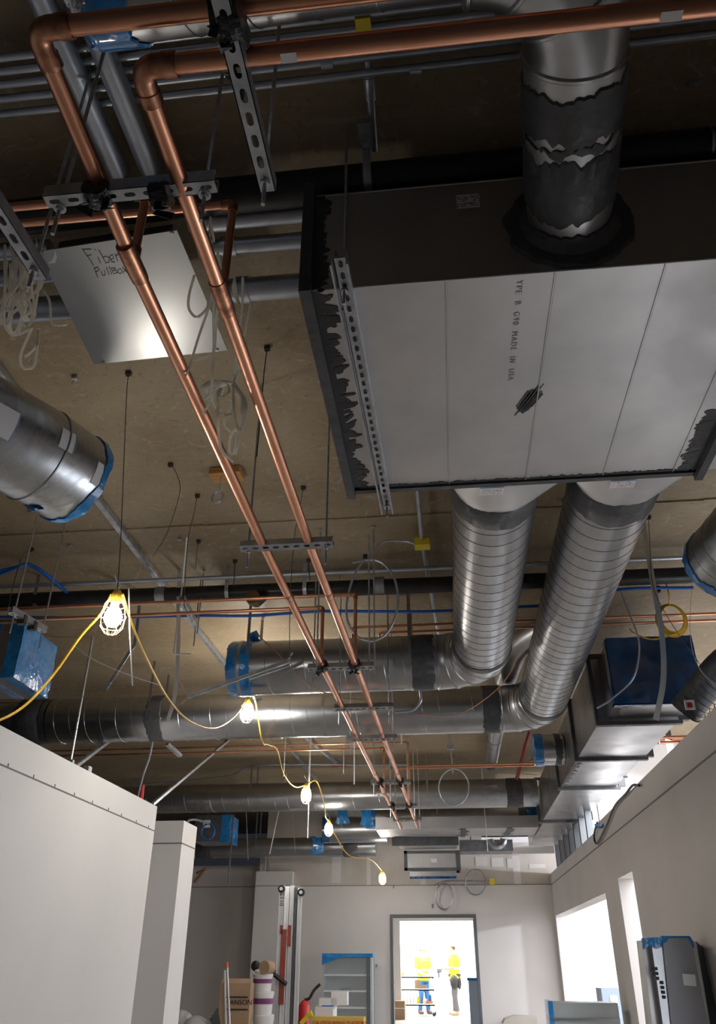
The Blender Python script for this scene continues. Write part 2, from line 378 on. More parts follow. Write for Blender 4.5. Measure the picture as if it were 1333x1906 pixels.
b = MB().mm((-4.6, 9.936, 2.53), (XL, 9.94, 2.545)); b.mm((XL, 9.94, 2.53), (XL + 0.004, 10.5, 2.545)); struct(b, 'trim_4', JOINT)
b = MB().mm((-4.2, 8.94, 0), (-4.05, 9.94, 2.6)); struct(b, 'wall_left_recess', DRYW)
# right wall: solid runs between openings, low enough to see over
def wallx(x0, x1, spans, z1, name, m):
    bb = MB()
    for y0, y1, za, zb in spans: bb.mm((x0, y0, za), (x1, y1, zb))
    return struct(bb, name, m)
wallx(XR, XR + 0.20, [(-3, 3.4, 0, 2.79), (3.4, 5.6, 2.1, 2.79), (5.6, 8.98, 0, 2.79), (8.98, 9.80, 2.10, 2.79), (9.80, 10.72, 0, 2.79),  # nearest opening is unseen, added to let the side light in
                      (10.72, 16.2, 2.02, 2.72), (16.2, YB, 0, 2.72)], 2.79, 'wall_right', DRY)
struct(MB().mm((XR - 0.004, -3, 2.532), (XR, YB, 2.546)), 'trim_5', JOINT)
struct(MB().mm((XR + 0.05, 8.9, 3.0), (XR + 0.09, 8.92, 3.02)), 'trim_6', JOINT)
# adjacent bright room seen through the openings and over the wall
struct(MB().mm((7.0, -2, 0), (7.1, 20, DECK)), 'wall_adjacent_far', DRYW)
struct(MB().mm((2.02, 16.9, 0), (7.0, 17.0, DECK)), 'wall_adjacent_end', DRYW)
struct(MB().mm((2.1, 12.0, 2.6), (7.0, 12.1, DECK)), 'wall_adjacent_upper', DRYW)
b = MB()      # the lit partition seen through the tall opening
b.mm((2.9, 14.6, 0), (7.0, 14.7, 3.0)); struct(b, 'wall_adjacent_partition', DRYW)
# back wall with the doorway
DX0, DX1, DH = -1.14, 0.35, 2.01
b = MB()
b.mm((-3.6, YB, 0), (DX0, YB + 0.16, 2.552)); b.mm((DX1, YB, 0), (2.02, YB + 0.16, 2.552)); b.mm((DX0, YB, DH), (DX1, YB + 0.16, 2.552))
struct(b, 'wall_back', DRY)
b = MB().mm((-3.6, YB, 2.552), (0.6, YB + .16, 4.05)); b.mm((0.6, YB, 2.552), (2.02, YB + 0.16, 3.08)); struct(b, 'wall_back_upper', PAPER)
struct(MB().mm((-2.9, YB - 0.004, 2.545), (2.0, YB, 2.56)), 'trim_7', JOINT)
b = MB()
for (xa, xb, za, zb) in ((-2.3, -2.12, 2.6, 3.2), (-1.62, -1.55, 2.56, 3.1), (-0.6, -0.5, 2.56, 3.0), (1.15, 1.28, 2.56, 3.05)): b.mm((xa, YB - 0.003, za), (xb, YB, zb))
struct(b, 'trim_8', DRY)
bx0 = aty(476, 1640, 16.25).x; bx1 = aty(544, 1640, 16.25).x
struct(MB().mm((bx0, 16.25, 0), (bx1, 16.40, 2.80)), 'wall_back_bump', DRY)
struct(MB().mm((bx0, 16.246, 2.54), (bx1, 16.25, 2.555)), 'trim_9', JOINT)
struct(MB().mm((-9, 17.2, 0), (-3.76, 17.3, 3.0)), 'wall_back_left', DRY)
struct(MB().mm((-9, 17.196, 2.60), (-3.9, 17.2, 2.615)), 'trim_10', JOINT)
struct(MB().mm((-9.1, 9, 0), (-9.0, 17.3, DECK)), 'wall_far_left', DRY)
struct(MB().mm((-9, 19.0, 0), (9, 19.2, DECK)).mm((-9, 18.9, 0), (-8.9, 19, 1)), 'wall_deep', PAPER) if False else None
# door frame
b = MB(); F = 0.05
b.mm((DX0 - F, YB - 0.02, 0), (DX0, YB + 0.17, DH + F)); b.mm((DX1, YB - 0.02, 0), (DX1 + F, YB + 0.17, DH + F)); b.mm((DX0, YB - 0.02, DH), (DX1, YB + 0.17, DH + F))
struct(b, 'door_1', DGREY)
# a room behind the doorway, then a cased opening into the bright end room
b = MB(); b.mm((-3.65, 28.3, 0), (4, 28.4, 3.3)); b.mm((-3.75, 16.56, 0), (-3.65, 28.4, 3.3)); b.mm((4, 16.56, 0), (4.1, 28.4, 3.3)); b.mm((-3.75, 16.56, 3.3), (4.1, 28.4, 3.4))
struct(b, 'wall_end_room', DRYW)
ya_ = 24.6; xa_ = aty(744, 1714, ya_).x; xb_ = aty(880, 1714, ya_).x; zt_ = aty(800, 1714, ya_).z
b = MB(); b.mm((-3.65, ya_, 0), (xa_, ya_ + .12, 3.3)); b.mm((xb_, ya_, 0), (4, ya_ + .12, 3.3)); b.mm((xa_, ya_, zt_), (xb_, ya_ + .12, 3.3))
struct(b, 'wall_end_opening', DRYW)
struct(MB().mm((-3.6, 28.27, 0), (4, 28.3, 0.12)), 'baseboard_end_room', PAPER)

# ------------------------------------------------------------------ trapezes (strut + two threaded rods) carrying the copper lines
def rod(b, x, y, z0, z1=DECK, r=0.0055): b.tube([(x, y, z0), (x, y, z1)], r, 8)
def trapeze(xa, xb, y, z, label, wraps=(), yz=(1, 1), drop=0.055, rods=None, slots='front', ztop=DECK):
    t = thing('trapeze_hanger', label, 'pipe hanger', ((xa + xb) / 2, y, z), 'slotted trapeze hangers under the copper lines')
    strut_mesh(MB_ := MB(), (xa, y, z), (xb, y, z), (0, 0, -1)) if slots == 'bottom' else strut_mesh(MB_ := MB(), (xa, y, z), (xb, y, z), (0, -0.5, -1))
    MB_.done('strut_channel', STRUT, t)
    for x in (rods or (xa + 0.035, xb - 0.035)):
        q = MB(); rod(q, x, y + 0.02, z - drop, ztop); r_ = q.done('threaded_rod', ZINC, t)
        q = MB(); hexnut(q, (x, y + 0.02, z - 0.008)); q.lathe((x, y + 0.02, z - 0.002), [(0.017, -0.0015), (0.017, 0.0015)], 14); q.done('nut', ZINC, r_)
    return t
def black_wrap(parent, c, r, seed, ax=(0, 1, 0), l=0.07):
    """rag of black tape wound around pipe and strut"""
    rnd = random.Random(seed); q = MB(); c = Vector(c); ax = Vector(ax).normalized(); n = 18; rings = []
    u = Vector((0, 0, 1)) - ax * ax.z; u.normalize(); v = ax.cross(u)
    K = 7
    for k in range(K):
        f = k / (K - 1) - 0.5; ring = []
        for i in range(n):
            a = 2 * PI * i / n; rr = r * (1 + 0.09 * rnd.random()) * (1.12 if abs(math.sin(a)) > .8 else 1)
            ring.append(q.bm.verts.new(c + ax * (f * l + rnd.uniform(-.004, .004)) + (u * math.cos(a) + v * math.sin(a)) * rr))
        rings.append(ring)
    for A, B in zip(rings, rings[1:]):
        for i in range(n): q.bm.faces.new((A[i], A[(i + 1) % n], B[(i + 1) % n], B[i]))
    q.bm.faces.new(rings[0][::-1]); q.bm.faces.new(rings[-1])
    for k in range(2):   # loose tails
        a = c + Vector((rnd.uniform(-r, r), rnd.uniform(-l / 2, l / 2), -r * 0.6)); q.ribbon([a, a + Vector((rnd.uniform(-.02, .02), rnd.uniform(-.02, .02), -.03)), a + Vector((rnd.uniform(-.03, .03), 0.0, -.045))], 0.02, 0.002)
    return q.done('tape_wrap', BLACK, parent, 'black tape wound around pipe and strut')

PX1, PX2, RP = -0.825, -0.602, 0.0225
YS = [1.295, 3.31, 5.18, 6.18, 7.22, 9.22, 10.80, 11.98]
def pipe_x(px_base, y, w0, w1): return px_base
t0z = ZP - RP - 0.004
p0 = atz(80, 368, t0z); p1 = atz(398, 335, t0z)
T0 = trapeze(p0.x, p1.x, 1.285, t0z, 'nearest and largest slotted trapeze strut, black tape at both copper pipes', rods=(p0.x + 0.03, p1.x - 0.035), drop=0.10, slots='bottom')
black_wrap(T0, (PX1, 1.285, ZP - 0.012), 0.032, 1, l=0.05); black_wrap(T0, (PX2 - .05, 1.285, t0z - 0.018), 0.031, 2, ax=(1, 0, 0), l=0.045)
labs = ['trapeze hanger in front of the brown deck, second from the camera, no tape', 'trapeze hanger with two black tape wraps in front of the blue-ended duct',
        'plain trapeze hanger below the long horizontal duct with the bright bulb glare', 'trapeze hanger at the lower edge of the long horizontal duct',
        'small trapeze hanger with black clamps in front of the third spiral duct', 'trapeze hanger with two black bundles at the third duct lower edge', 'farthest small trapeze hanger near the ends of the copper lines']
spx = [(447, 622, 1022), (573, 698, 1247), (623, 733, 1321), (645, 740, 1378), (690, 765, 1459), (722, 777, 1503), (732, 786, 1528)]
TRS = [T0]
for k, (xa, xb, py) in enumerate(spx):
    a = atz(xa, py, t0z); c = atz(xb, py, t0z)
    t = trapeze(a.x, c.x, a.y, t0z, labs[k], slots='x', drop=0.09 if k < 2 else 0.11); TRS.append(t)
    if k in (1, 4, 5):
        black_wrap(t, (PX1 + 0.02 * k, a.y, ZP), 0.036, 10 + k, l=0.08); black_wrap(t, (PX2 + 0.02 * k, a.y, ZP), 0.036, 20 + k, l=0.08)

# the two main copper lines: along X near the camera, elbow, then away along Y
def P1(y): return Vector((PX1 + 0.011 * max(0, y - 3.3), y, ZP))
def P2(y): return Vector((PX2 + 0.014 * max(0, y - 3.3), y, ZP))
zr1, zr2 = 3.10, 3.04
def copper_main(label, fn, yE, zE, xe_dir, yend, tees):
    b = MB(); e = Vector((fn(0).x, yE, zE))
    far = e + Vector((xe_dir, 0.0, 0))
    pts = fillet([far, e, Vector((fn(0).x, yE + 0.30, zE * 0.6 + ZP * 0.4)), fn(1.6), fn(3.3), fn(yend)], 0.05, 8)
    t = thing('copper_pipe', label, 'copper pipe', fn(1.3))
    b.tube(pts, RP, 18).done('pipe_run', COPPER, t)
    q = MB(); q.tube(fillet([e + Vector((0.075, 0, 0)), e, e + Vector((0, 0.075, (ZP - zE) * 0.1))], 0.045, 10), RP + 0.0035, 18)
    q.lathe(e + Vector((0.055, 0, 0)), [(RP + 0.0055, 0), (RP + 0.0055, 0.03)], 18, (1, 0, 0)); q.lathe(e + Vector((0, 0.055, 0)), [(RP + 0.0055, 0), (RP + 0.0055, 0.03)], 18, (0, 1, 0))
    q.done('elbow_fitting', COPDULL, t, 'stained copper elbow')
    for y in tees:
        q = MB(); d = (fn(y + .1) - fn(y)).normalized()
        q.tube([fn(y) - d * .065, fn(y) - d * 0.045, fn(y) + d * 0.045, fn(y) + d * .065], [RP + .003, RP + .004, RP + .004, RP + .003], 16)
        q.tube([fn(y), fn(y) + Vector((0, 0, 0.06))], 0.018, 14); q.done('tee_fitting', COPDULL, t, 'stained copper tee')
    for y in (3.9, 6.9, 8.6):
        q = MB(); q.tube([fn(y), fn(y + .07)], RP + 0.002, 16); q.done('coupling', COPDULL, t)
    return t
CP1 = copper_main('left of the two long copper lines, elbow at the upper left corner', P1, 0.90, zr1, 1.25, 12.6, [1.53, 5.07, 9.77])
CP2 = copper_main('right of the two long copper lines, turning right below the spiral duct', P2, 0.975, zr2, 2.4, 12.6, [1.69, 5.09, 10.7])

# branch risers off the copper lines with horizontal runs
def branch(label, fn, y, ztop, dirx, length, r=0.0125, slope=0.0, turn=None):
    base = fn(y); top = Vector((base.x, y, ztop)); end = top + Vector((dirx * length, 0, slope))
    t = thing('copper_branch', label, 'copper pipe', base)
    q = MB(); q.tube(fillet([base + Vector((0, 0, 0.03)), top, end], 0.03, 6), r, 12); q.done('pipe_run', COPPER, t)
    q = MB(); q.tube(fillet([top - Vector((0, 0, 0.04)), top, top + Vector((dirx * 0.04, 0, 0))], 0.025, 6), r + 0.003, 12); q.done('elbow_fitting', COPDULL, t)
    return t
branch('copper branch rising from the left line, run passing behind the nearest hanger', P1, 1.53, 3.345, -1, 0.9, 0.0135)
branch('copper branch with elbow above the pull box beside white pull tapes', P2, 1.69, 3.47, -1, 1.4, 0.0135)
branch('lower copper branch running left below the black pipe', P1, 5.07, 3.46, -1, 3.2)
branch('copper branch with square corner beside the grey cable coil, run to the left', P2, 5.09, 3.56, -1, 3.4)
branch('lower copper branch running left under the long bulb-lit duct', P1, 9.77, 3.57, -1, 4.2)
branch('copper branch turning down at the duct lower edge, run to the far left', P2, 10.72, 3.86, -1, 5.0)
branch('copper branch running right in front of the third duct, lower of the pair', P1, 10.70, 3.52, 1, 1.95)
branch('copper branch running right in front of the third duct, upper of the pair', P2, 10.80, 3.57, 1, 1.8)
# pair behind the two vertical ducts
for (x0, y0, lab) in ((655, 1168, 'upper thin copper line passing behind the two large inclined spiral ducts'), (706, 1178, 'lower thin copper line passing behind the two large inclined spiral ducts')):
    p = atz(x0, y0, 3.86 if y0 == 1168 else 3.83); q = MB()
    q.tube(fillet([p + Vector((0, 0.1, -0.10)), p, p + Vector((4.6, 0, 0))], 0.03, 5), 0.012, 10); single(q, 'copper_pipe', COPPER, lab, 'copper pipe')
e = aty(1000, 1392, 10.9); q = MB(); q.tube(fillet([aty(985, 1417, 10.85), aty(1000, 1412, 10.85), aty(999, 1392, 10.9), aty(1012, 1388, 11.2)], 0.04, 5), 0.0125, 10)
single(q, 'copper_offset', COPPER, 'short copper offset bend beside the blue film on duct collar', 'copper pipe')

# ------------------------------------------------------------------ upper strut carrying the cross runs, and its rods
t = thing('trapeze_hanger', 'steeply angled slotted strut at top with two rods and black rubber wrap', 'pipe hanger', (-0.375, 0.95, 2.95))
zs = 3.10 - RP - 0.006
b = strut_mesh(MB(), (-0.375, 0.72, 2.985), (-0.372, 1.285, 2.985), (0.0, 0, -1), w=0.041, pitch=0.058, slot=(0.034, 0.016)); b.done('strut_channel', STRUT, t)
for (x, y) in ((-0.373, 1.255), (-0.375, 0.64)):
    q = MB(); rod(q, x, y, 2.90); q.done('threaded_rod', ZINC, t); q = MB(); hexnut(q, (x, y, 2.977), 0.013); q.done('nut', ZINC, t)
black_wrap(t, (-0.375, 0.885, 3.035), 0.055, 33, ax=(1, 0, 0), l=0.06)
q = MB(); q.poly([(-.41, .98, 3.0), (-.36, .99, 3.0), (-.385, 1.06, 3.02)]); q.poly([(-.41, .985, 3.0), (-.385, 1.065, 3.02), (-.36, .995, 3.0)]); q.done('tape_tail', BLACK, t)
q = MB(); a = atz(415, 170, 3.5); rod(q, atz(378, 345, 3.0).x, 1.27, 3.2)
q.bm.free()
# left small strut over the pull tapes
t = thing('trapeze_hanger', 'slotted strut entering at the left edge above tangled white tapes', 'pipe hanger', (-1.09, 1.4, 3.0))
strut_mesh(MB_ := MB(), (-1.10, 1.10, 3.0), (-1.088, 1.52, 3.0), (0, 0, -1), pitch=0.058, slot=(0.034, 0.016)); MB_.done('strut_channel', STRUT, t)
q = MB(); rod(q, -1.089, 1.48, 2.93); q.done('threaded_rod', ZINC, t); q = MB(); hexnut(q, (-1.089, 1.48, 2.992), 0.013); q.done('nut', ZINC, t)
# small strut by the left blue box
a = atz(18, 1140, 3.2); c = atz(82, 1178, 3.2)
t = thing('trapeze_hanger', 'short strut with two dark clamps above the left blue-covered duct end', 'pipe hanger', (a + c) / 2)
strut_mesh(MB_ := MB(), a, c, (0, -.3, -1)); MB_.done('strut_channel', STRUT, t)
for f in (0.12, 0.95):
    p = a.lerp(c, f); q = MB(); rod(q, p.x, p.y, 3.08); q.done('threaded_rod', ZINC, t)
for f in (0.35, 0.65): p = a.lerp(c, f); q = MB(); q.box(p + Vector((0, 0, 0.0)), (0.05, 0.035, 0.06)); q.done('clamp', IRON, t)

# ------------------------------------------------------------------ the big rectangular plenum
BX0, BX1, BY0, BY1, BZ0, BZ1 = -0.375, 1.20, 1.885, 3.165, 3.25, 3.72
pl = thing('plenum_duct', 'huge rectangular galvanised plenum box with mastic-smeared flanged edges', 'air duct', ((BX0 + BX1) / 2, (BY0 + BY1) / 2, BZ0))
b = MB(); b.mm((BX0, BY0, BZ0), (2.7, BY1, BZ1)); b.done('sheet_metal_shell', GSHEET, pl)
q = MB()          # standing seams across the underside
for xs in (0.083, 0.437, 0.787, 1.10, 1.42):
    q.mm((xs - 0.002, BY0, BZ0 - 0.004), (xs + 0.002, BY1, BZ0)); q.mm((xs + 0.004, BY0, BZ0 - 0.0015), (xs + 0.02, BY1, BZ0))
q.done('panel_seams', GSHEET, pl)
q = MB(); q.tube([(BX0, BY0, BZ0), (2.7, BY0, BZ0)], 0.004, 8); q.tube([(BX0, BY0, BZ1), (2.7, BY0, BZ1)], 0.004, 8); q.done('edge_seam', GALV, pl)
q = MB(); F = 0.035
for (x0, x1) in ((BX0 - 0.028, BX0 + 0.012),):
    q.mm((x0, BY0 - F, BZ0 - F), (x1, BY1 + F, BZ0)); q.mm((x0, BY0 - F, BZ1), (x1, BY1 + F, BZ1 + F)); q.mm((x0, BY0 - F, BZ0), (x1, BY0, BZ1)); q.mm((x0, BY1, BZ0), (x1, BY1 + F, BZ1))
q.done('end_flange', MASTIC, pl, 'dark mastic-coated flange')
q = MB(); q.mm((1.20, BY0 - F, BZ0 - F), (1.235, BY1 + F, BZ0 - 0.001)); q.mm((1.20, BY0 - F, BZ0), (1.235, BY0, BZ1)); q.mm((1.20, BY1, BZ0), (1.235, BY1 + F, BZ1)); q.done('joint_flange', MASTIC, pl)
def smear(parent, o, u, v, n, L, wfun, seed, steps=90, th=0.004, name='mastic_smear'):
    rnd = random.Random(seed); u = Vector(u); v = Vector(v); n = Vector(n); o = Vector(o); q = MB(); rows = []
    for i in range(steps + 1):
        s_ = L * i / steps; w_ = wfun(s_ / L, rnd)
        rows.append([q.bm.verts.new(o + u * s_ + v * (w_ * f + (0 if f == 0 else rnd.uniform(-.003, .003))) + n * (th * h)) for f, h in ((0, 1), (0.5, 1.3), (0.9, 0.8), (1.0, 0.0))])
    for A, B in zip(rows, rows[1:]):
        for k in range(3): q.bm.faces.new((A[k], A[k + 1], B[k + 1], B[k]))
    return q, name
def dabs(parent, o, u, v, n, L, base, reach, num, seed, label=None):
    """brushed mastic: a strip along the edge and many rounded overlapping brush dabs reaching out from it"""
    rnd = random.Random(seed); q = MB(); o = Vector(o); u = Vector(u); v = Vector(v); n = Vector(n)
    q.prism([o, o + u * L, o + u * L + v * base, o + v * base], n * 0.002)
    for k in range(num):
        s_ = L * rnd.random(); hv = 0.35 + 0.65 * max(0, mnoise.noise(Vector((s_ * 5.5, seed, 0))) + .5); a = rnd.uniform(-.9, .7); l = reach * rnd.uniform(.25, .55) * hv; w_ = rnd.uniform(.008, .018)
        d = v * math.cos(a) + u * math.sin(a); e = n.cross(d); c = o + u * s_ + v * (base * .8) + d * l * .8; m_ = 14
        pts = []
        for i in range(m_):
            t = 2 * PI * i / m_; jag = 1 + .22 * (rnd.random() - .5); pts.append(c + d * (math.cos(t) * l * jag) + e * (math.sin(t) * w_ * jag))
        q.prism(pts, n * (0.0012 + 0.0022 * rnd.random()))
    return q.done('mastic_smear', MASTIC, parent, label, angle=60)
def lobes(base, amp, freq):
    def f(s, rnd):
        x = mnoise.noise(Vector((s * freq, 3.3, base * 77))) ; y = mnoise.noise(Vector((s * freq * 3.1, 9.1, 1.2)))
        z_ = mnoise.noise(Vector((s * freq * 9, 5.1, 7.2)))
        return max(0.004, base + amp * max(0, x + 0.15) + amp * 0.5 * y + amp * .3 * z_)
    return f
dabs(pl, (BX0 + 0.01, BY0, BZ0), (0, 1, 0), (1, 0, 0), (0, 0, -1), BY1 - BY0, .024, .10, 85, 3, 'ragged dark mastic strokes along the left edge')
dabs(pl, (BX0 + 0.01, BY0, BZ0), (0, 0, 1), (1, 0, 0), (0, -1, 0), BZ1 - BZ0, .035, .05, 30, 4)
dabs(pl, (BX0, BY1, BZ0), (1, 0, 0), (0, -1, 0), (0, 0, -1), 1.6, .016, .018, 60, 6, 'mastic line along the far lower edge')
q = MB(); q.mm((BX0, BY1, BZ0 - 0.012), (1.22, BY1 + 0.03, BZ0 + 0.03)); q.done('lower_flange', MASTIC, pl)
dabs(pl, (1.20, BY1, BZ0), (0, -1, 0), (-1, 0, 0), (0, 0, -1), 0.45, .03, .12, 60, 8, 'heavy mastic patch at the right corner')
# stray brush stroke on the underside
q = MB(); c = atz(985, 745, BZ0 - 0.001); rnd = random.Random(2); d = (atz(1022, 700, BZ0) - atz(950, 790, BZ0)).normalized(); e_ = Vector((-d.y, d.x, 0))
for k in range(15):
    off = (k - 7) * 0.0042; l0 = rnd.uniform(.06, .13) * (1 - abs(k - 7) / 12); l1 = rnd.uniform(.06, .13) * (1 - abs(k - 7) / 12)
    a_ = c + e_ * off - d * l0; b_ = c + e_ * (off + rnd.uniform(-.003, .003)) + d * l1; q.ribbon([a_, (a_ + b_) / 2, b_], 0.0062, 0.0015, up=e_)
q.done('mastic_brush_mark', MASTIC, pl, 'stray slanted brush mark of dark mastic')
u_ = Vector((0, 1, 0))
a = atz(962, 522, BZ0); text('YPE  B  G90  MADE  IN  USA', 0.031, a + Vector((0, 0, -0.0012)), (0, 1, 0), (1, 0, 0), 'stamped_text', mat('grey_stamp_ink', (0.30, 0.30, 0.31), None, 0.6, 0.5), pl, th=0.0004, space=1.35)
sp = atz(871, 375, 3.6); p = aty(871, 375, BY0); sticker(pl, (p.x, BY0, p.z), (1, 0, 0), (0, 0, 1), (0, -1, 0), 0.085, 0.07, side=True)

# trapeze under the plenum: two back-to-back struts with a rod at each end
t = thing('plenum_trapeze', 'long double strut hanger crossing under the left of the plenum', 'pipe hanger', (-0.22, 2.5, 3.2))
ps = atz(632, 480, 3.205); pe = atz(722, 948, 3.205)
b = MB(); strut_mesh(b, (ps.x, ps.y, 3.205), (pe.x, pe.y, 3.205), (0, 0, -1), w=0.041, pitch=0.05, slot=(0.03, 0.014)); b.done('strut_channel', STRUT, t)
q = MB(); q.beam((ps.x - .028, ps.y, 3.19), (pe.x - .028, pe.y, 3.19), 0.006, 0.03); q.beam((ps.x + .024, ps.y, 3.19), (pe.x + .024, pe.y, 3.19), 0.006, 0.03); q.done('side_rail', STRUT, t)
for p in (Vector((ps.x, ps.y + .02, 0)), Vector((pe.x, pe.y - .03, 0))):
    q = MB(); rod(q, p.x, 3.24 if p.y > 2 else BY0 - 0.045, 3.13); q.done('threaded_rod', ZINC, t)
    q = MB(); hexnut(q, (p.x, 3.24 if p.y > 2 else BY0 - 0.045, 3.19), 0.013); q.done('nut', ZINC, t)

# ------------------------------------------------------------------ round ducts
def mband(parent, p0, p1, r, seed, name='mastic_band', m=None, rag=0.012, label=None):
    """ragged-edged band wrapped round a duct"""
    rnd = random.Random(seed); p0 = Vector(p0); p1 = Vector(p1); t_ = (p1 - p0).normalized(); L = (p1 - p0).length
    a = Vector((0, 0, 1)) if abs(t_.z) < 0.9 else Vector((1, 0, 0)); u = (a - t_ * a.dot(t_)).normalized(); v = t_.cross(u); n = 96; q = MB(); rings = []
    def rg(i, z): a = 2 * PI * i / n; c_, d_ = math.cos(a), math.sin(a); return rag * (1.6 * mnoise.noise(Vector((c_ * 1.8, d_ * 1.8, seed + z))) + 1.0 * mnoise.noise(Vector((c_ * 6, d_ * 6, seed + z + 3))) + .5 * mnoise.noise(Vector((c_ * 14, d_ * 14, seed + z))))
    off0 = [rg(i, 0) for i in range(n)]; off1 = [rg(i, 9.3) for i in range(n)]
    for f, dr in ((0, -0.002), (0.04, 0.004), (0.5, 0.005), (0.96, 0.004), (1, -0.002)):
        rings.append([q.bm.verts.new(p0 + t_ * (L * f + off0[i] * (1 - f) + off1[i] * f) + (u * math.cos(2 * PI * i / n) + v * math.sin(2 * PI * i / n)) * (r + dr)) for i in range(n)])
    for A, B in zip(rings, rings[1:]):
        for i in range(n): q.bm.faces.new((A[i], A[(i + 1) % n], B[(i + 1) % n], B[i]))
    return q.done(name, m or MASTIC, parent, label)
def spiral(parent, p0, p1, r, pitch=0.125, name='spiral_section', m=None, rr=0.0026, dark=False):
    b = MB(); b.tube([p0, p1], r, 64)
    if not dark: b.helix(p0, p1, r + 0.0006, rr, pitch, 36)
    o = b.done(name, m or GALV, parent)
    if dark: b = MB(); b.helix(p0, p1, r + 0.0004, .0019, pitch, 36); b.done('lock_seam', SEAM, o, 'dark spiral seam')
    return o
def gored(parent, c, a0, a1, rad, r, seg=4, z=3.5, name='elbow_section', m=None):
    """sheet-metal elbow in the horizontal plane around centre c"""
    pts = [Vector((c[0] + rad * math.cos(a0 + (a1 - a0) * k / seg), c[1] + rad * math.sin(a0 + (a1 - a0) * k / seg), z)) for k in range(seg + 1)]
    b = MB(); fine = [Vector((c[0] + rad * math.cos(a0 + (a1 - a0) * k / 24), c[1] + rad * math.sin(a0 + (a1 - a0) * k / 24), z)) for k in range(25)]
    b.tube(fine, r, 48)
    for k in range(seg + 1):
        an = a0 + (a1 - a0) * k / seg; tg = Vector((-math.sin(an), math.cos(an), 0)) * (1 if a1 > a0 else -1)
        b.lathe(pts[k], [(r, -0.010), (r + 0.006, -0.004), (r + 0.006, 0.004), (r, 0.010)], 48, tg)
    return b.done(name, m or GALV, parent)
def transition(parent, x0, x1, z0, z1, y0, cx, cz, y1, r, name='square_to_round'):
    q = MB(); n = 32; C_ = [(x1, z0), (x1, z1), (x0, z1), (x0, z0)]
    cv = [q.bm.verts.new((x, y0, z)) for x, z in C_]; rv = [q.bm.verts.new((cx + r * math.cos(2 * PI * (k) / n), y1, cz + r * math.sin(2 * PI * k / n))) for k in range(n)]
    # corner order: right-bottom, right-top, left-top, left-bottom; circle angle 0=right, 90=top
    q4 = n // 4
    for ci, st in ((1, 0), (2, q4), (3, 2 * q4), (0, 3 * q4)):
        for k in range(q4): q.bm.faces.new((cv[ci], rv[(st + k) % n], rv[(st + k + 1) % n]))
    for ca, cb, k in ((0, 1, 0), (1, 2, q4), (2, 3, 2 * q4), (3, 0, 3 * q4)): q.bm.faces.new((cv[ca], cv[cb], rv[k]))
    return q.done(name, GSHEET, parent, angle=25)
RD = 0.228; ZD = 3.5
# first duct line: plenum -> spiral -> elbow -> to the blue-capped end
d1 = thing('spiral_duct', 'left spiral duct from the plenum bending to a blue-capped end', 'air duct', (0.33, 4.8, ZD))
Y1, X1 = 6.43, 0.335
transition(d1, 0.095, 0.62, 3.262, 3.70, BY1 + 0.03, X1, ZD, 3.52, RD)
mband(d1, (X1, 3.50, ZD), (X1, 3.70, ZD), RD + .002, 1, label='dark mastic collar')
spiral(d1, (X1, 3.56, ZD), (X1, Y1 - 0.36, ZD), RD, 0.128, dark=True)
gored(d1, (X1 - 0.36, Y1 - 0.36), 0, PI / 2, 0.36, RD + .001, 4)
mband(d1, (X1 - 0.36 - .22, Y1, ZD), (X1 - 0.39, Y1, ZD), RD + .002, 2)
mband(d1, (X1, Y1 - 0.45, ZD), (X1, Y1 - 0.37, ZD), RD + .001, 21)
spiral(d1, (X1 - 0.36, Y1, ZD), (-1.78, Y1, ZD), RD, 0.165)
mband(d1, (-1.80, Y1, ZD), (-1.60, Y1, ZD), RD + .004, 3, 'film_cover', BLUE, 0.01, 'blue film cover')
q = MB(); q.lathe((-1.80, Y1, ZD), [(RD * 0.98, 0), (RD * 0.7, -0.02), (RD * .2, -.03)], 32, (1, 0, 0)); q.done('film_cap', BLUE, d1, 'blue film stretched over the open end')
mband(d1, (-1.715, Y1, ZD), (-1.685, Y1, ZD), RD + .007, 4, 'tape_strip', GALV, 0.001)
q = MB(); q.ribbon(spline([(-1.60, Y1 - .2, ZD - .1), (-1.6, Y1 - .12, ZD - .25), (-1.55, Y1 - .1, ZD - .31), (-1.50, Y1 - .1, ZD - .30)]), 0.05, .002, up=(0, 1, 0)); q.ribbon(spline([(-1.6, Y1, ZD + .22), (-1.62, Y1 - .05, ZD + .27), (-1.58, Y1 - .05, ZD + .30)]), .08, .002, up=(1, 0, 0)); q.done('film_tail', BLUE, d1)
# second duct line
d2 = thing('spiral_duct', 'right spiral duct from the plenum bending into the long cross duct', 'air duct', (0.95, 5.0, ZD))
Y2, X2 = 7.92, 0.955
transition(d2, 0.665, 1.19, 3.262, 3.70, BY1 + 0.03, X2, ZD, 3.52, RD)
mband(d2, (X2, 3.50, ZD), (X2, 3.72, ZD), RD + .002, 5, label='dark mastic collar')
spiral(d2, (X2, 3.56, ZD), (X2, Y2 - 0.38, ZD), RD, 0.128, dark=True)
gored(d2, (X2 - 0.38, Y2 - 0.38), 0, PI / 2, 0.38, RD + .001, 4)
mband(d2, (X2, Y2 - .48, ZD), (X2, Y2 - .39, ZD), RD + .001, 22)
mband(d2, (X2 - 0.38 - .19, Y2, ZD), (X2 - 0.40, Y2, ZD), RD + .002, 6)
spiral(d2, (X2 - 0.38, Y2, ZD), (-4.1, Y2, ZD), RD, 0.165)
xm = atz(297, 1335, ZD).x; mband(d2, (xm - .09, Y2, ZD), (xm + .07, Y2, ZD), RD + .003, 7)
xm = atz(62, 1340, ZD).x; mband(d2, (xm - .16, Y2, ZD), (xm + .11, Y2, ZD), RD + .003, 8)
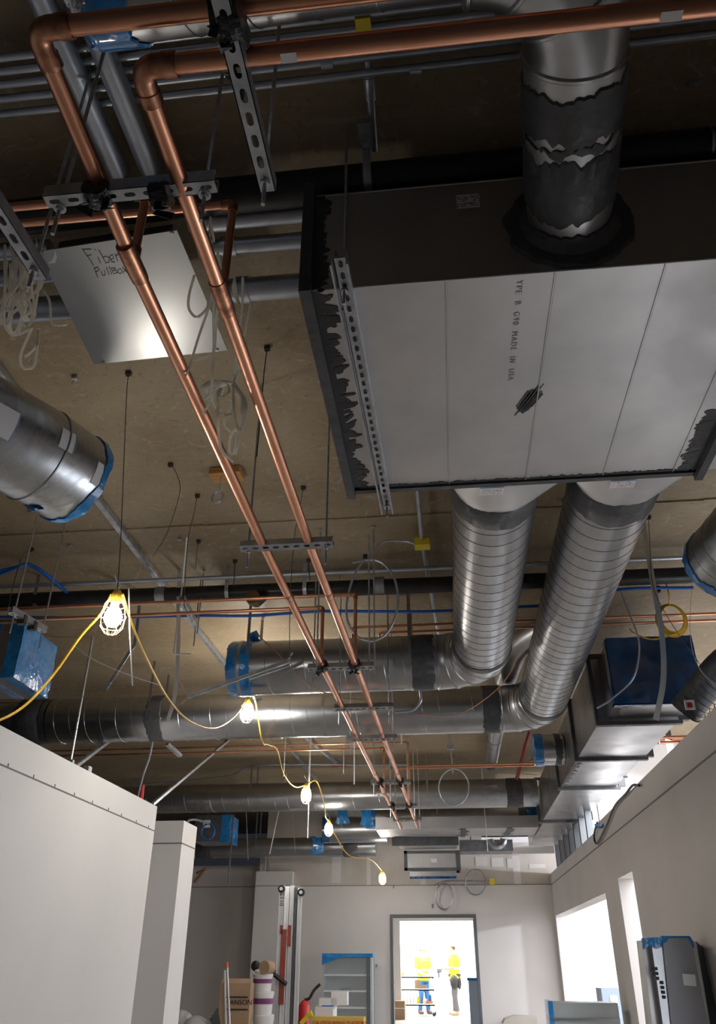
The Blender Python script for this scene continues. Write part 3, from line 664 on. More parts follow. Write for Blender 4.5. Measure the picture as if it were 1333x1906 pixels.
q = MB(); q.tube([(-4.1, Y2, ZD), (-4.35, Y2 + .02, ZD), (-4.6, Y2 + .1, ZD), (-5.4, Y2 + .6, ZD)], RD, 40); q.done('duct_extension', GDARK, d2)
for c, lab in ((atz(915, 922, 3.26), 0), (atz(1153, 917, 3.26), 1)):
    par = d2 if lab else d1; xx = c.x; yy = BY1 + 0.10; sticker(par, (xx - (0.0), yy, 3.2575), (1, 0, 0), (0, -1, 0), (0, 0, -1), 0.115, 0.065, red=True)
# third and fourth cross ducts
d3 = thing('spiral_duct', 'third cross duct behind the copper lines, above the far openings', 'air duct', (-1.5, 12.5, ZD))
xa, xb = atz(255, 1478, ZD).x, atz(985, 1478, ZD).x
spiral(d3, (xa - .6, 12.5, ZD), (xb - .35, 12.5, ZD), 0.205, 0.2); mband(d3, (xb - .35, 12.5, ZD), (xb - .12, 12.5, ZD), .207, 11); q = MB(); q.tube([(xb - .12, 12.5, ZD), (1.33, 12.5, ZD)], .20, 40); q.done('collar', GDARK, d3)
d4 = thing('round_duct', 'short narrow cross duct with blue rag just below the third duct', 'air duct', (-0.5, 14.65, ZD))
xa, xb = atz(682, 1520, ZD).x, atz(965, 1518, ZD).x
q = MB(); q.tube([(xa, 14.65, ZD), (xb, 14.65, ZD)], 0.165, 36); q.done('duct_section', GALV, d4); mband(d4, (xb, 14.65, ZD), (xb + .14, 14.65, ZD), .166, 12)
mband(d4, (xa - .02, 14.65, ZD), (xa + .16, 14.65, ZD), .172, 13, 'film_cover', BLUE, 0.01); q = MB(); q.tube([(xb + .1, 14.65, ZD), (1.385, 14.65, ZD)], .15, 30); q.done('collar', GDARK, d4)
# far low duct at the left, running along X near the back wall
d5 = thing('round_duct', 'farthest low cross duct at left with dark mastic bands', 'air duct', (-3, 15.6, 3.32))
x5a, x5b = aty(378, 1575, 15.6).x, aty(700, 1585, 15.6).x; z5 = aty(500, 1578, 15.6).z
q = MB(); q.tube([(x5a - 1.0, 15.6, z5), (x5b, 15.6, z5)], 0.17, 36); q.done('duct_section', GALV, d5); mband(d5, (x5a - .1, 15.6, z5), (x5a + .2, 15.6, z5), .172, 14)
xk = aty(650, 1585, 15.6).x; mband(d5, (xk - .1, 15.6, z5), (xk + .18, 15.6, z5), .172, 15)
xk = aty(582, 1575, 15.6).x; q = MB(); q.lathe((xk, 15.6, z5 + .1), [(.09, -.17), (.10, 0), (.06, .1)], 14, (0, -1, 0)); q.done('film_cap', BLUE, d5)
d6 = thing('round_duct', 'cross duct end beside the third bulb, mostly behind blue rag', 'air duct', (-2, 15.0, ZD))
xa = aty(612, 1545, 15.0); xb = aty(700, 1545, 15.0)
q = MB(); q.tube([(xa.x, 15.0, xa.z), (xb.x + .2, 15.0, xa.z)], 0.22, 36); q.done('duct_section', GALV, d6)
q = MB(); q.tube([(xa.x - .12, 14.98, xa.z), (xa.x + .01, 15.0, xa.z)], 0.225, 20); q.done('film_cover', BLUED, d6)
# smooth branch behind the right spiral duct: curved, then running on as a narrow line
d7 = thing('round_duct', 'narrow smooth duct curving behind the two inclined ducts', 'air duct', (0.6, 7, 3.75))
zc = 3.83
pa = atz(1030, 1160, 3.84); pb = atz(962, 1200, 3.84); pc = atz(922, 1262, 3.86); pc.x = atz(917, 1400, 3.86).x
q = MB(); q.tube(fillet([pa, pb, pc], .3, 8), 0.115, 30); q.tube([pc - Vector((0, .02, 0)), Vector((pc.x, 12.2, pc.z))], 0.092, 24)
q.done('duct_section', GALV, d7)
for y in (7.7, 8.7, 10.6): q = MB(); q.tube([(pc.x, y, pc.z), (pc.x, y + .05, pc.z)], .097, 24); q.done('joint_band', GDARK, d7)

# top right duct: spiral run, elbow, mastic-covered drop into the plenum front
RT = 0.139; ZT = 3.47
d8 = thing('round_duct', 'thick round duct with dark mastic joining the plenum front', 'air duct', (0.5, 1.5, ZT))
XT = 0.508; XU = 0.452; YT = 1.00; RE = 0.30
def ax8(y): return Vector((XT + (XU - XT) * (BY0 - y) / (BY0 - 1.30), y, ZT))
q = MB(); q.tube([ax8(BY0 + 0.008), ax8(1.30)], RT, 56); q.done('straight_section', GSHEET, d8)
gored(d8, (XU - RE, YT + RE), 0, -PI / 2, RE, RT + .001, 3, ZT)
spiral(d8, (XU - RE, YT, ZT), (-0.78, YT + .02, ZT), RT - .02, 0.16, 'spiral_section')
mband(d8, ax8(1.35), ax8(1.50), RT + .003, 31, rag=.022, label='dark mastic band'); mband(d8, ax8(1.55), ax8(1.775), RT + .003, 32, rag=.018)
mband(d8, ax8(1.505), ax8(1.53), RT + .001, 35, rag=.022); mband(d8, ax8(1.825), ax8(1.885), RT + .004, 37, rag=.012)
q = MB(); n = 60; rim = []
for i in range(n):
    a = 2 * PI * i / n; rr = RT + 0.075 + 0.02 * mnoise.noise(Vector((math.cos(a) * 3, math.sin(a) * 3, 1))) + .006 * mnoise.noise(Vector((i * 1.7, 0, 0))); rim.append((a, rr))
rings = [[q.bm.verts.new((XT + math.cos(a) * f(rr), y, ZT + math.sin(a) * f(rr))) for a, rr in rim] for f, y in ((lambda r_: r_, BY0 - 0.001), (lambda r_: r_ - 0.008, BY0 - 0.010), (lambda r_: RT + .03, BY0 - 0.014), (lambda r_: RT + 0.001, BY0 - 0.05))]
for A, B in zip(rings, rings[1:]):
    for i in range(n): q.bm.faces.new((A[i], A[(i + 1) % n], B[(i + 1) % n], B[i]))
q.done('mastic_collar', MASTIC, d8, 'ragged ring of dark mastic on the plenum face')
q = MB(); q.ball((-0.80, YT + .02, ZT), RT - .01, (0.45, 1, 1), 20); q.done('film_cap', BLUE, d8, 'blue film over the open end')
q = MB(); q.ball((-0.81, YT - .01, ZT - .05), 0.085, (.75, .9, .9), 16); q.done('foil_crumple', mat('crumpled_foil', (.6, .63, .68), (.3, .32, .36), 1, .22, .05, 30, bump=1, bscale=18), d8)
mband(d8, (-0.80, YT + .02, ZT), (-0.70, YT + .02, ZT), RT - .016, 36, 'film_cover', BLUE, .02)

# round duct at the left edge, end covered in blue film
d9 = thing('round_duct', 'large round duct from the left edge with blue-taped end and white labels', 'air duct', (-1.9, 2.7, 3.3))
zl = 3.30; E1 = atz(140, 893, zl); E0 = atz(-5, 800, zl); dr = (E1 - E0).normalized(); RL = 0.225
S = [E1, E1 - dr * 0.24, E1 - dr * 0.24 - Vector((dr.x + .12, dr.y - .05, 0)).normalized() * .36, E1 - dr * 0.24 - Vector((dr.x + .12, dr.y - .05, 0)).normalized() * .36 - Vector((dr.x + .35, dr.y - .25, 0)).normalized() * .9]
q = MB(); q.tube(S, RL, 64, caps=False)
q.done('duct_section', mat('brushed_galvanised', (.55, .57, .60), (.45, .47, .5), 1, .3, .06, 3, stretch=(1, 8, 1)), d9)
for i, j in ((1, 2), (2, 3)):
    q = MB(); q.lathe(S[i], [(RL - .001, -.007), (RL + .005, -.003), (RL + .005, .003), (RL - .001, .007)], 64, (S[i - 1] - S[i + 1])); q.done('crimp_bead', GALV, d9)
mband(d9, E1 - dr * .035, E1 + dr * .004, RL + .003, 41, 'film_tape', BLUE, .012, 'blue film edge'); q = MB(); q.lathe(E1, [(RL * .99, 0), (RL * .6, .01), (.01, .015)], 40, dr); q.done('film_cap', BLUE, d9)
for (px, py, L_, wd, ht) in ((127, 820, .11, .075, .10), (187, 885, 0, .07, .11), (10, 785, 0, .10, .13)):
    tgt = None
    # place the label on the cylinder where the photo shows it
    dd = ray(px, py).normalized(); best = None
    for (a, c2) in ((S[0], S[1]), (S[1], S[2]), (S[2], S[3])):
        ax = (c2 - a).normalized(); oc = O0 - a; A_ = 1 - dd.dot(ax) ** 2; B_ = 2 * (oc.dot(dd) - oc.dot(ax) * dd.dot(ax)); C_ = oc.dot(oc) - oc.dot(ax) ** 2 - RL ** 2; D_ = B_ * B_ - 4 * A_ * C_
        if D_ > 0:
            tt = (-B_ - math.sqrt(D_)) / (2 * A_); P_ = O0 + dd * tt; s_ = (P_ - a).dot(ax)
            if -.01 <= s_ <= (c2 - a).length + .01 and (best is None or tt < best[0]): best = (tt, P_, ax, (P_ - a - ax * s_).normalized())
    if best:
        _, P_, ax, nn = best; v_ = nn.cross(ax); n_ = 8; q = MB(); rows = []
        for k in range(n_ + 1):
            an = (k / n_ - .5) * ht / RL; c_ = P_ - nn * RL + (nn * math.cos(an) + v_ * math.sin(an)) * (RL + .002); rows.append((q.bm.verts.new(c_ - ax * wd / 2), q.bm.verts.new(c_ + ax * wd / 2)))
        for A, B in zip(rows, rows[1:]): q.bm.faces.new((A[0], A[1], B[1], B[0]))
        s = q.done('label_sticker', WHITE, d9, 'white rectangular label')
        q = MB(); q.tube([c_ for c_ in [P_ - nn * RL + (nn * math.cos((k / 8 - .5) * ht / RL) + v_ * math.sin((k / 8 - .5) * ht / RL)) * (RL + .002) - ax * wd / 2 for k in range(9)]], .002, 6); q.done('label_edge', SKYB, s)
q = MB(); pt = E1 - dr * .04 - Vector((0, 0, RL)) ; 
for k in range(6): a = E1 - dr * .10 + Vector((-.08 - .012 * k, -.02, -RL + .01 + .01 * k)); q.ribbon(spline([a, a + Vector((.03, -.02, -.02)), a + Vector((.05 + .01 * k, .01, .0)), a + Vector((.03, .02, .03))], 4), .03, .002)
q.done('film_knot', BLUE, d9)

# round duct at the right edge
d10 = thing('round_duct', 'dark round duct at the right edge with blue film around its rim', 'air duct', (1.6, 4.2, 3.4))
E1 = atz(1345, 1050, 3.4); E0 = atz(1420, 900, 3.4); dr = (E1 - E0).normalized(); dr = Vector((-0.12, 1, 0)).normalized()
q = MB(); q.tube([E1, E1 - dr * .9], .235, 56, caps=False); q.helix(E1 - dr * .9, E1, .2355, .002, .13, 30); q.done('duct_section', GDARK, d10)
mband(d10, E1 - dr * .06, E1 + dr * .005, .238, 51, 'film_cover', BLUE, .03); q = MB(); q.lathe(E1, [(.236, 0), (.15, .02), (.01, .03)], 40, dr); q.done('film_cap', BLUE, d10)

def duct_straps(parent, xs, y, z, r_, w_=.025):
    for x in xs:
        q = MB()
        for sg in (-1, 1): q.ribbon([(x, y + sg * (r_ + .003), DECK - .004), (x, y + sg * (r_ + .003), z)], w_, .0015, up=(1, 0, 0))
        q.ribbon([(x, y + math.cos(a) * (r_ + .003), z + math.sin(a) * (r_ + .003)) for a in [PI + PI * i / 14 for i in range(15)]], w_, .0015, up=(1, 0, 0)); q.done('duct_strap', GALV, parent)
duct_straps(d1, [atz(462, 1180, 3.72).x, atz(762, 1175, 3.72).x], Y1, ZD, RD); duct_straps(d2, [-3.0, -1.2], Y2, ZD, RD); duct_straps(d3, [-3.0, -.3], 12.5, ZD, .205)
duct_straps(d4, [-.2], 14.65, ZD, .165); duct_straps(d5, [-3.6, -2.2], 15.6, z5, .17); duct_straps(d6, [-1.9], 15.0, xa.z if False else aty(612, 1545, 15.0).z, .22)
# ------------------------------------------------------------------ rectangular trunk along the right wall
tr = thing('trunk_duct', 'long rectangular trunk duct over the right wall, blue film on its end', 'air duct', (1.65, 9, 3.1))
X0, X1_, Z0, Z1 = 1.335, 2.0, 3.10, 3.66
q = MB(); q.mm((X0 + .07, 6.5, Z0 + .03), (X1_ + .08, 7.0, Z1)); q.mm((X0, 7.0, Z0), (X1_, 8.4, Z1 + .02)); q.mm((X0, 8.4, Z0), (X1_ - .02, 9.94, Z1)); q.mm((X0 + .03, 9.94, Z0), (X1_ - .05, 12.5, Z1)); q.mm((X0 + .06, 12.5, Z0), (X1_ - .1, 15.4, Z1))
q.done('sheet_metal_shell', TRUNK, tr)
for y in (7.0, 8.4, 9.94, 12.5):
    q = MB(); f = .03
    q.mm((X0 - f, y - .03, Z0 - f), (X1_ + f, y + .03, Z0)); q.mm((X0 - f, y - .03, Z0), (X0, y + .03, Z1 + f)); q.mm((X1_ + .01, y - .03, Z0), (X1_ + f + .06, y + .03, Z1 + f)); q.mm((X0 - f, y - .03, Z1 + .021), (X1_ + f, y + .03, Z1 + f + .02))
    q.done('joint_flange', MASTIC, tr)
q = MB(); nx, nz = 14, 10; gx = []
for i in range(nx + 1):
    gx.append([q.bm.verts.new((X0 + .055 + (X1_ - X0 + .04) * i / nx, 6.475 + .012 * mnoise.noise(Vector((i * .5, j * .5, 1))) - .012 * math.sin(i / nx * PI) * math.sin(j / nz * PI), Z0 + .015 + (Z1 - Z0) * j / nz)) for j in range(nz + 1)])
for i in range(nx):
    for j in range(nz): q.bm.faces.new((gx[i][j], gx[i + 1][j], gx[i + 1][j + 1], gx[i][j + 1]))
q.mm((X0 + .05, 6.495, Z0 + .01), (X0 + .075, 6.6, Z1 + .01)); q.mm((X1_ + .075, 6.495, Z0 + .01), (X1_ + .10, 6.6, Z1 + .01)); q.mm((X0 + .05, 6.495, Z0 + .005), (X1_ + .1, 6.57, Z0 + .028))
q.done('film_cover', BLUED, tr, 'deep blue film stretched over the open end')
dabs(tr, (X0 + .07, 6.97, Z0 + .03), (0, -1, 0), (1, 0, 0), (0, 0, -1), .4, .03, .1, 25, 12)
dabs(tr, (X0 - .001, 8.45, Z0), (0, 1, 0), (1, 0, 0), (0, 0, -1), 1.4, .03, .09, 50, 14)
# round side taps on the trunk
for (y, r_, cap, lab) in ((9.3, .17, True, 'side tap'), (12.5, .2, False, ''), ):
    if cap:
        tp = thing('duct_tap', 'short round tap off the trunk side, wrapped in light blue film', 'air duct', (1.1, y, 3.42))
        q = MB(); q.tube([(X0 - .005, y, 3.40), (1.02, y, 3.40)], r_, 40); q.done('collar', GALV, tp); mband(tp, (1.23, y, 3.4), (1.3, y, 3.4), r_ + .001, 61)
        mband(tp, (1.0, y, 3.40), (1.09, y, 3.40), r_ + .006, 62, 'film_cover', BLUE, .01); q = MB(); q.lathe((1.0, y, 3.4), [(r_, 0), (.02, -.015)], 30, (1, 0, 0)); q.done('film_cap', BLUE, tp)
p = aty(985, 1512, 13.6); tp = thing('film_rag', 'crumpled blue film hanging at the end of the narrow far duct', 'plastic film', p)
q = MB()
for k in range(7): a = p + Vector((random.uniform(-.12, .12), 0, random.uniform(-.05, .1))); q.ribbon(spline([a, a + Vector((.05, -.03, -.08)), a + Vector((-.03 + .02 * k, .0, -.15))], 4), .09, .002, up=(1, .3, 0))
q.done('film_fold', BLUE, tp)
# dark flexible duct crossing the right wall top
fx = thing('flexible_duct', 'black mastic-coated duct crossing over the right wall top', 'air duct', (2.1, 6.2, 3.1))
pp = [aty(1275, 1325, 6.3), aty(1302, 1290, 6.2), aty(1350, 1235, 6.0), aty(1420, 1190, 5.8)]
q = MB(); q.tube(spline(pp, 6), .12, 30); q.helix(pp[0], pp[3], .121, .004, .05, 24); q.done('duct_body', MASTIC, fx)
q = MB(); q.box(aty(1284, 1312, 6.12), (.07, .02, .07)); q.done('label_sticker', WHITE, fx); q = MB(); q.box(aty(1284, 1312, 6.105), (.035, .01, .035)); q.done('label_print', REDP, fx)

# left box duct with blue film
lb = thing('box_duct', 'rectangular duct end at the left edge sealed in blue film', 'air duct', (-3.4, 5.5, 3.1))
xe = -3.11; ya, yb = 5.27, 5.80; zb = 3.10; zt = 3.52
q = MB(); q.mm((-4.4, ya, zb), (xe, yb, zt)); q.done('sheet_metal_shell', GSHEET, lb)
q = MB(); nx = 10; g = []
for i in range(nx + 1): g.append([q.bm.verts.new((xe + .006 + .02 * math.sin(i / nx * PI) * math.sin(j / nx * PI) + .012 * mnoise.noise(Vector((i * .6, j * .6, 4))), ya - .01 + (yb - ya + .02) * i / nx, zb - .005 + (zt - zb + .01) * j / nx)) for j in range(nx + 1)])
for i in range(nx):
    for j in range(nx): q.bm.faces.new((g[i][j], g[i + 1][j], g[i + 1][j + 1], g[i][j + 1]))
for (xx, wd) in ((xe - .05, .10), (xe - .22, .07)): q.mm((xx - wd / 2, ya - .006, zb - .004), (xx + wd / 2, ya, zt)); q.mm((xx - wd / 2, ya, zb - .004), (xx + wd / 2, yb, zb))
q.done('film_cover', BLUE, lb, 'blue film wrapped over the end')

# far left small boxed unit with blue side and cable loop
p = aty(410, 1540, 14.0); fb = thing('box_duct', 'small far box unit with a blue side beyond the left pier', 'air duct', p)
q = MB(); q.mm((p.x - .45, 14.0, p.z - .22), (p.x + .16, 14.6, p.z + .2)); q.mm((p.x + .2, 14.0, p.z - .9), (p.x + .22, 14.03, p.z + .2)); q.mm((p.x - .3, 14.2, p.z + .2), (p.x - .28, 14.22, DECK)); q.done('sheet_metal_shell', GDARK, fb)
q = MB(); q.mm((p.x + .02, 13.985, p.z - .24), (p.x + .17, 14.0, p.z + .2)); q.mm((p.x + .16, 13.99, p.z - .24), (p.x + .175, 14.55, p.z + .2)); q.done('film_cover', BLUE, fb)
q = MB(); q.mm((p.x - .3, 13.99, p.z + .0), (p.x - .18, 14.0, p.z + .12)); q.done('label_sticker', WHITE, fb)
q = MB(); cc = aty(387, 1548, 13.4); q.tube([cc + Vector((math.cos(a) * .11, 0, math.sin(a) * .12)) for a in [2 * PI * i / 24 for i in range(24)]], .014, 8, closed=True); single(q, 'cable_loop', BCAB, 'small loop of blue cable beside the left pier top', 'cable')
q = MB(); q.tube(spline([aty(352, 1538, 10.4), aty(350, 1528, 10.42), aty(366, 1526, 11.5), aty(388, 1533, 13.4)], 8), .014, 8); single(q, 'grey_cable', COND, 'grey flexible conduit arching over the left pier top', 'cable')

# ------------------------------------------------------------------ far rectangular ducts and the return grille
fr = thing('cross_duct', 'flat rectangular duct running across in front of the far wall', 'air duct', (0, 14.2, 3.1))
q = MB(); xa = atz(700, 1545, 3.12).x; q.mm((xa, 13.3, 3.12), (1.385, 14.2, 3.30)); q.done('sheet_metal_shell', GSHEET, fr)
for xx in (atz(862, 1550, 3.12).x, atz(945, 1550, 3.12).x):
    q = MB()
    for k in range(8): q.ball((xx + random.uniform(-.06, .06), 13.4 + k * .1, 3.118), .05, (1.3, .8, .08), 8)
    q.mm((xx - .04, 13.29, 3.11), (xx + .04, 14.21, 3.12)); q.done('mastic_smear', MASTIC, fr)
f2 = thing('cross_duct', 'lower rectangular duct leading to the grille box, warm reflections', 'air duct', (-.6, 14.9, 3.05))
xa, xb = aty(745, 1570, 15.0).x, aty(850, 1570, 15.0).x
q = MB(); q.mm((xa, 14.35, 3.02), (xb, 15.0, 3.3)); q.done('sheet_metal_shell', GSHEET, f2); q = MB(); q.mm((xa - .1, 14.31, 3.0), (xb + .03, 14.36, 3.33)); q.done('joint_flange', MASTIC, f2)
gb = thing('return_air_box', 'grey open-front return air box hanging above the doorway', 'air duct', (-.35, 15.2, 2.6))
a = aty(753, 1584, 15.0); c = aty(855, 1620, 15.0)
q = MB(); q.mm((a.x, 15.0, c.z), (c.x, 15.45, a.z)); q.done('sheet_metal_shell', GSHEET, gb)
q = MB(); f = .045; q.mm((a.x - .01, 14.98, a.z - f), (c.x + .01, 15.0, a.z)); q.mm((a.x - .01, 14.98, c.z), (c.x + .01, 15.0, c.z + f)); q.mm((a.x - .01, 14.98, c.z), (a.x + f, 15.0, a.z)); q.mm((c.x - f, 14.98, c.z), (c.x + .03, 15.46, a.z)); q.done('flange_frame', DGREY, gb)
q = MB(); q.mm((-.35, 14.975, a.z - .19), (-.25, 14.98, a.z - .13)); q.done('label_sticker', WHITE, gb)
a2 = aty(763, 1620, 15.1); c2 = aty(850, 1636, 15.1)
q = MB(); q.mm((a2.x, 15.05, c2.z + .03), (c2.x, 15.4, c.z)); q.done('lower_collar', GALV, gb); q = MB(); q.mm((a2.x, 15.03, c2.z - .0), (c2.x, 15.06, c2.z + .04)); q.done('lower_rim', BLUED, gb)
q = MB(); dk = thing('cross_duct', 'dark duct behind the grille box with small elbows', 'air duct', (.7, 15.6, 3.1)); a = aty(855, 1565, 15.6); c = aty(955, 1585, 15.6)
q.mm((a.x, 15.5, c.z), (c.x, 16.0, a.z)); q.mm((a.x + .2, 15.7, a.z), (a.x + .22, 15.72, DECK - .004)); q.mm((c.x - .2, 15.7, a.z), (c.x - .18, 15.72, DECK - .004)); q.done('sheet_metal_shell', GDARK, dk)
q = MB(); e_ = aty(925, 1562, 15.3); q.tube([e_ + Vector((math.cos(t_) * .12, 0, -abs(math.sin(t_)) * .12)) for t_ in [PI * i / 10 for i in range(11)]], .06, 16); q.done('elbow_fitting', GALV, dk)

# studs on top of the far right wall
for k in range(7):
    y = 11.6 + k * .62; q = MB(); q.mm((XR + .02, y, 2.72), (XR + .11, y + .015, 3.9)); q.mm((XR + .02, y, 2.72), (XR + .026, y + .05, 3.9))
    single(q, 'metal_stud', STUD, 'upright metal stud above the far right wall, ' + ['nearest of the row', 'second from the camera', 'third from the camera', 'middle one', 'third from the far corner', 'second from the far corner', 'farthest by the corner'][k], 'stud', 'metal studs above the far right wall')

# ------------------------------------------------------------------ pull box, conduits, black pipes
pb_ = thing('pull_box', 'flat grey fiber pull box with handwriting on its cover', 'junction box', (-1.2, 2.33, 3.72))
zq = 3.72; c4 = [atz(75, 470, zq), atz(328, 431, zq), atz(421, 651, zq), atz(176, 677, zq)]
q = MB(); ctr = sum(c4, Vector()) / 4; q.prism([ctr + (c - ctr) * .86 + Vector((0, 0, .006)) for c in c4], (0, 0, .1)); q.done('box_body', GSHEET, pb_)
q = MB(); q.prism([ctr + (c - ctr) * 1.015 for c in c4], (0, 0, .005)); q.done('cover_plate', mat('grey_painted_steel', (.50, .51, .52), (.46, .47, .48), .35, .34, .03, 2), pb_, 'grey cover plate')
for px, py in ((78, 470), (320, 434), (404, 651), (193, 674)): p = atz(px, py, zq); q = MB(); q.lathe((p.x, p.y, zq), [(.008, -.006), (.008, .001)], 10); q.done('screw', GALV, pb_)
def hand(lines, px, py, sx, sy):
    """handwriting: stroke points in photo pixels laid onto the cover"""
    q = MB()
    for ln in lines: q.tube([Vector((*atz(px + x * sx, py + y * sy, zq - .001).xy, zq - .001)) for x, y in ln], .0013, 5)
    q.done('handwriting', INK, pb_, 'black marker handwriting')
hand([[(153, 464), (166, 481), (174, 494)], [(153, 464), (170, 464)], [(163, 476), (170, 474)], [(182, 478), (187, 490)], [(176, 464), (178, 465)],
      [(184, 465), (192, 480), (197, 490), (203, 488), (203, 480), (197, 477), (192, 480)],
      [(206, 484), (212, 480), (209, 474), (204, 478), (207, 487), (214, 488)], [(214, 472), (219, 486)], [(216, 477), (221, 472), (226, 473)]], 0, 0, 1, 1)
hand([[(175, 499), (182, 516)], [(175, 500), (182, 497), (185, 502), (178, 507)], [(188, 505), (191, 513), (196, 512), (194, 503)], [(198, 497), (203, 512)], [(203, 496), (208, 511)],
      [(207, 499), (212, 510), (218, 508), (217, 503), (211, 504), (215, 499), (208, 499)], [(221, 502), (219, 507), (224, 510), (228, 505), (224, 500), (221, 502)], [(228, 498), (237, 508)], [(236, 498), (229, 509)]], 0, 0, 1, 1)
q = MB(); pts = [atz(x, y, zq - .001) for x, y in ((102, 467), (106, 478), (103, 490), (97, 490), (88, 491), (97, 484), (101, 474))]; q.prism(pts, (0, 0, .0008)); q.done('scrape_mark', WHITE, pb_, 'pale curved scrape')
cds = [((430, 423), (565, 405), .033, 'upper'), ((415, 470), (565, 456), .033, 'middle'), ((415, 556), (565, 536), .052, 'lower thick')]
for (pa, pb, r_, nm) in cds:
    a = atz(*pa, 3.80); c = atz(*pb, 3.80); y = (a.y + c.y) / 2; q = MB(); q.tube([(-.90, y, 3.83), (0.5, y, 3.83)], r_, 24); q.lathe((-.80, y, 3.83), [(r_ + .006, 0), (r_ + .006, .06)], 20, (1, 0, 0))
    single(q, 'steel_conduit', COND, nm + ' steel conduit between the pull box and the plenum', 'conduit')
for (py, r_, nm) in ((478, .035, 'upper'), (527, .035, 'middle'), (590, .055, 'lower thick')):
    a = atz(10, py, 3.80); q = MB(); q.tube([(-1.50, a.y, 3.83), (-2.6, a.y, 3.83)], r_, 24); single(q, 'steel_conduit', COND, nm + ' steel conduit entering the pull box from the left edge', 'conduit')
for (x, nm) in ((-1.135, 'left'), (-1.006, 'right')):
    q = MB(); q.tube([(x - .01, .9, 3.93), (x, 1.86, 3.93)], .043, 24); single(q, 'steel_conduit', COND, nm + ' of two thick parallel conduits at upper left', 'conduit')
for k, (y, z) in enumerate(((1.41, 3.96), (1.455, 3.96), (1.50, 3.96), (1.55, 3.96), (1.605, 3.96))):
    x1 = 2.3 if k >= 3 else (1.9 if k == 2 else -.9)
    q = MB(); q.tube([(-1.9, y, z), (x1 if k > 1 else 2.3, y - .03, z)], .014, 12); q.lathe((-1.2 + .3 * k, y - .006, z), [(.018, 0), (.018, .04)], 12, (1, 0, 0))
    single(q, 'small_conduit', COND, ['topmost', 'second', 'third', 'fourth', 'lowest'][k] + ' of five slim parallel conduits crossing under the dark deck', 'conduit')
def hanger_strap(parent, x, y, z, r):
    q = MB(); q.ribbon([(x, y - r - .004, DECK)] + [(x, y + math.cos(a) * (r + .004), z + math.sin(a) * (r + .004)) for a in [PI + PI * i / 12 for i in range(13)]] + [(x, y + r + .004, z + .06)], .03, .003, up=(1, 0, 0)); q.done('hanger_strap', STRUT, parent)
ip = thing('cast_iron_pipe', 'near black pipe passing above the plenum under the dark deck', 'pipe', (0, 1.93, 3.88))
q = MB(); q.tube([(-3.0, 1.98, 3.86), (2.6, 1.92, 3.86)], .068, 32); q.done('pipe_run', IRON, ip)
p = atz(680, 300, 3.8); hanger_strap(ip, p.x, 1.935, 3.86, .07); q = MB(); q.tube([(1.05, 1.935, 3.86), (1.06, 1.935, 3.86)], .071, 30); q.done('tie_band', GALV, ip)
ip = thing('cast_iron_pipe', 'far black pipe crossing the view behind the string bulb', 'pipe', (0, 5.6, 3.87))
q = MB(); q.tube([(-6.0, 5.55, 3.85), (4, 5.68, 3.85)], .062, 32); q.done('pipe_run', IRON, ip)
for px in (62, 430, 575): p = atz(px, 1110, 3.85); hanger_strap(ip, p.x, 5.60, 3.85, .066)
for px in (290, 700): p = atz(px, 1105, 3.85); q = MB(); q.tube([(p.x, 5.59, 3.85), (p.x + .08, 5.59, 3.85)], .067, 24); q.done('coupling_band', GDARK, ip)
p = atz(485, 1092, 3.85); q = MB(); q.tube([(p.x, 5.62, 3.82), (p.x - .02, 5.50, 3.72), (p.x - .02, 5.4, 3.70)], .05, 20); q.done('branch_stub', IRON, ip); q = MB(); q.lathe((p.x - .02, 5.4, 3.70), [(.055, -.02), (.055, .03), (.03, .035)], 20, (0, -1, 0)); q.done('cleanout_cap', mat('dark_brass', (.25, .17, .08), None, .9, .35), ip)
q = MB(); p = atz(800, 1080, 3.95); q.tube([(-6, 5.46, 3.93), (4, 5.52, 3.93)], .016, 12); single(q, 'small_conduit', COND, 'slim conduit running just above the far black pipe', 'conduit')
# deck-mounted diagonal strut runs
def deckrun(p0, p1, label, w_=.045, z=DECK - .03):
    a = atz(*p0, z); c = atz(*p1, z); q = MB(); q.beam(a, c, w_, .04); q.beam(a + Vector((.012, 0, -.022)), c + Vector((.012, 0, -.022)), .012, .006)
    return single(q, 'strut_rail', STRUT, label, 'strut rail')
deckrun((-40, 640), (312, 1100), 'long deck-mounted strut rail running diagonally behind the left round duct')
deckrun((325, 1118), (436, 1258), 'strut rail continuing from the wall bulb area to the blue-capped duct')
deckrun((480, 1320), (590, 1452), 'strut rail on the deck between the second and third ducts')
deckrun((545, 1350), (632, 1425), 'short strut rail on the deck with a red tag at its end')
t = thing('rail_clamp', 'slotted channel clamp hanging at the top of the second strut rail', 'pipe hanger', atz(345, 1145, 3.6))
a = atz(338, 1118, 3.6); c = atz(366, 1172, 3.6); strut_mesh(MB_ := MB(), a, c, (0, -.4, -1)); MB_.done('strut_channel', STRUT, t); q = MB(); rod(q, c.x, c.y - .03, 3.45); q.done('threaded_rod', ZINC, t)
p = atz(632, 1425, 3.98); q = MB(); q.box(p, (.22, .04, .03)); single(q, 'tag', REDP, 'small red tag clipped on a thin cable near the deck', 'tag')
q = MB(); q.tube(spline([atz(250, 1462, 3.95), atz(420, 1445, 3.95), atz(480, 1425, 3.96), atz(700, 1424, 3.96), atz(840, 1423, 3.97)], 8), .014, 8); single(q, 'grey_cable', COND, 'thin grey cable along the deck beyond the second duct', 'cable')

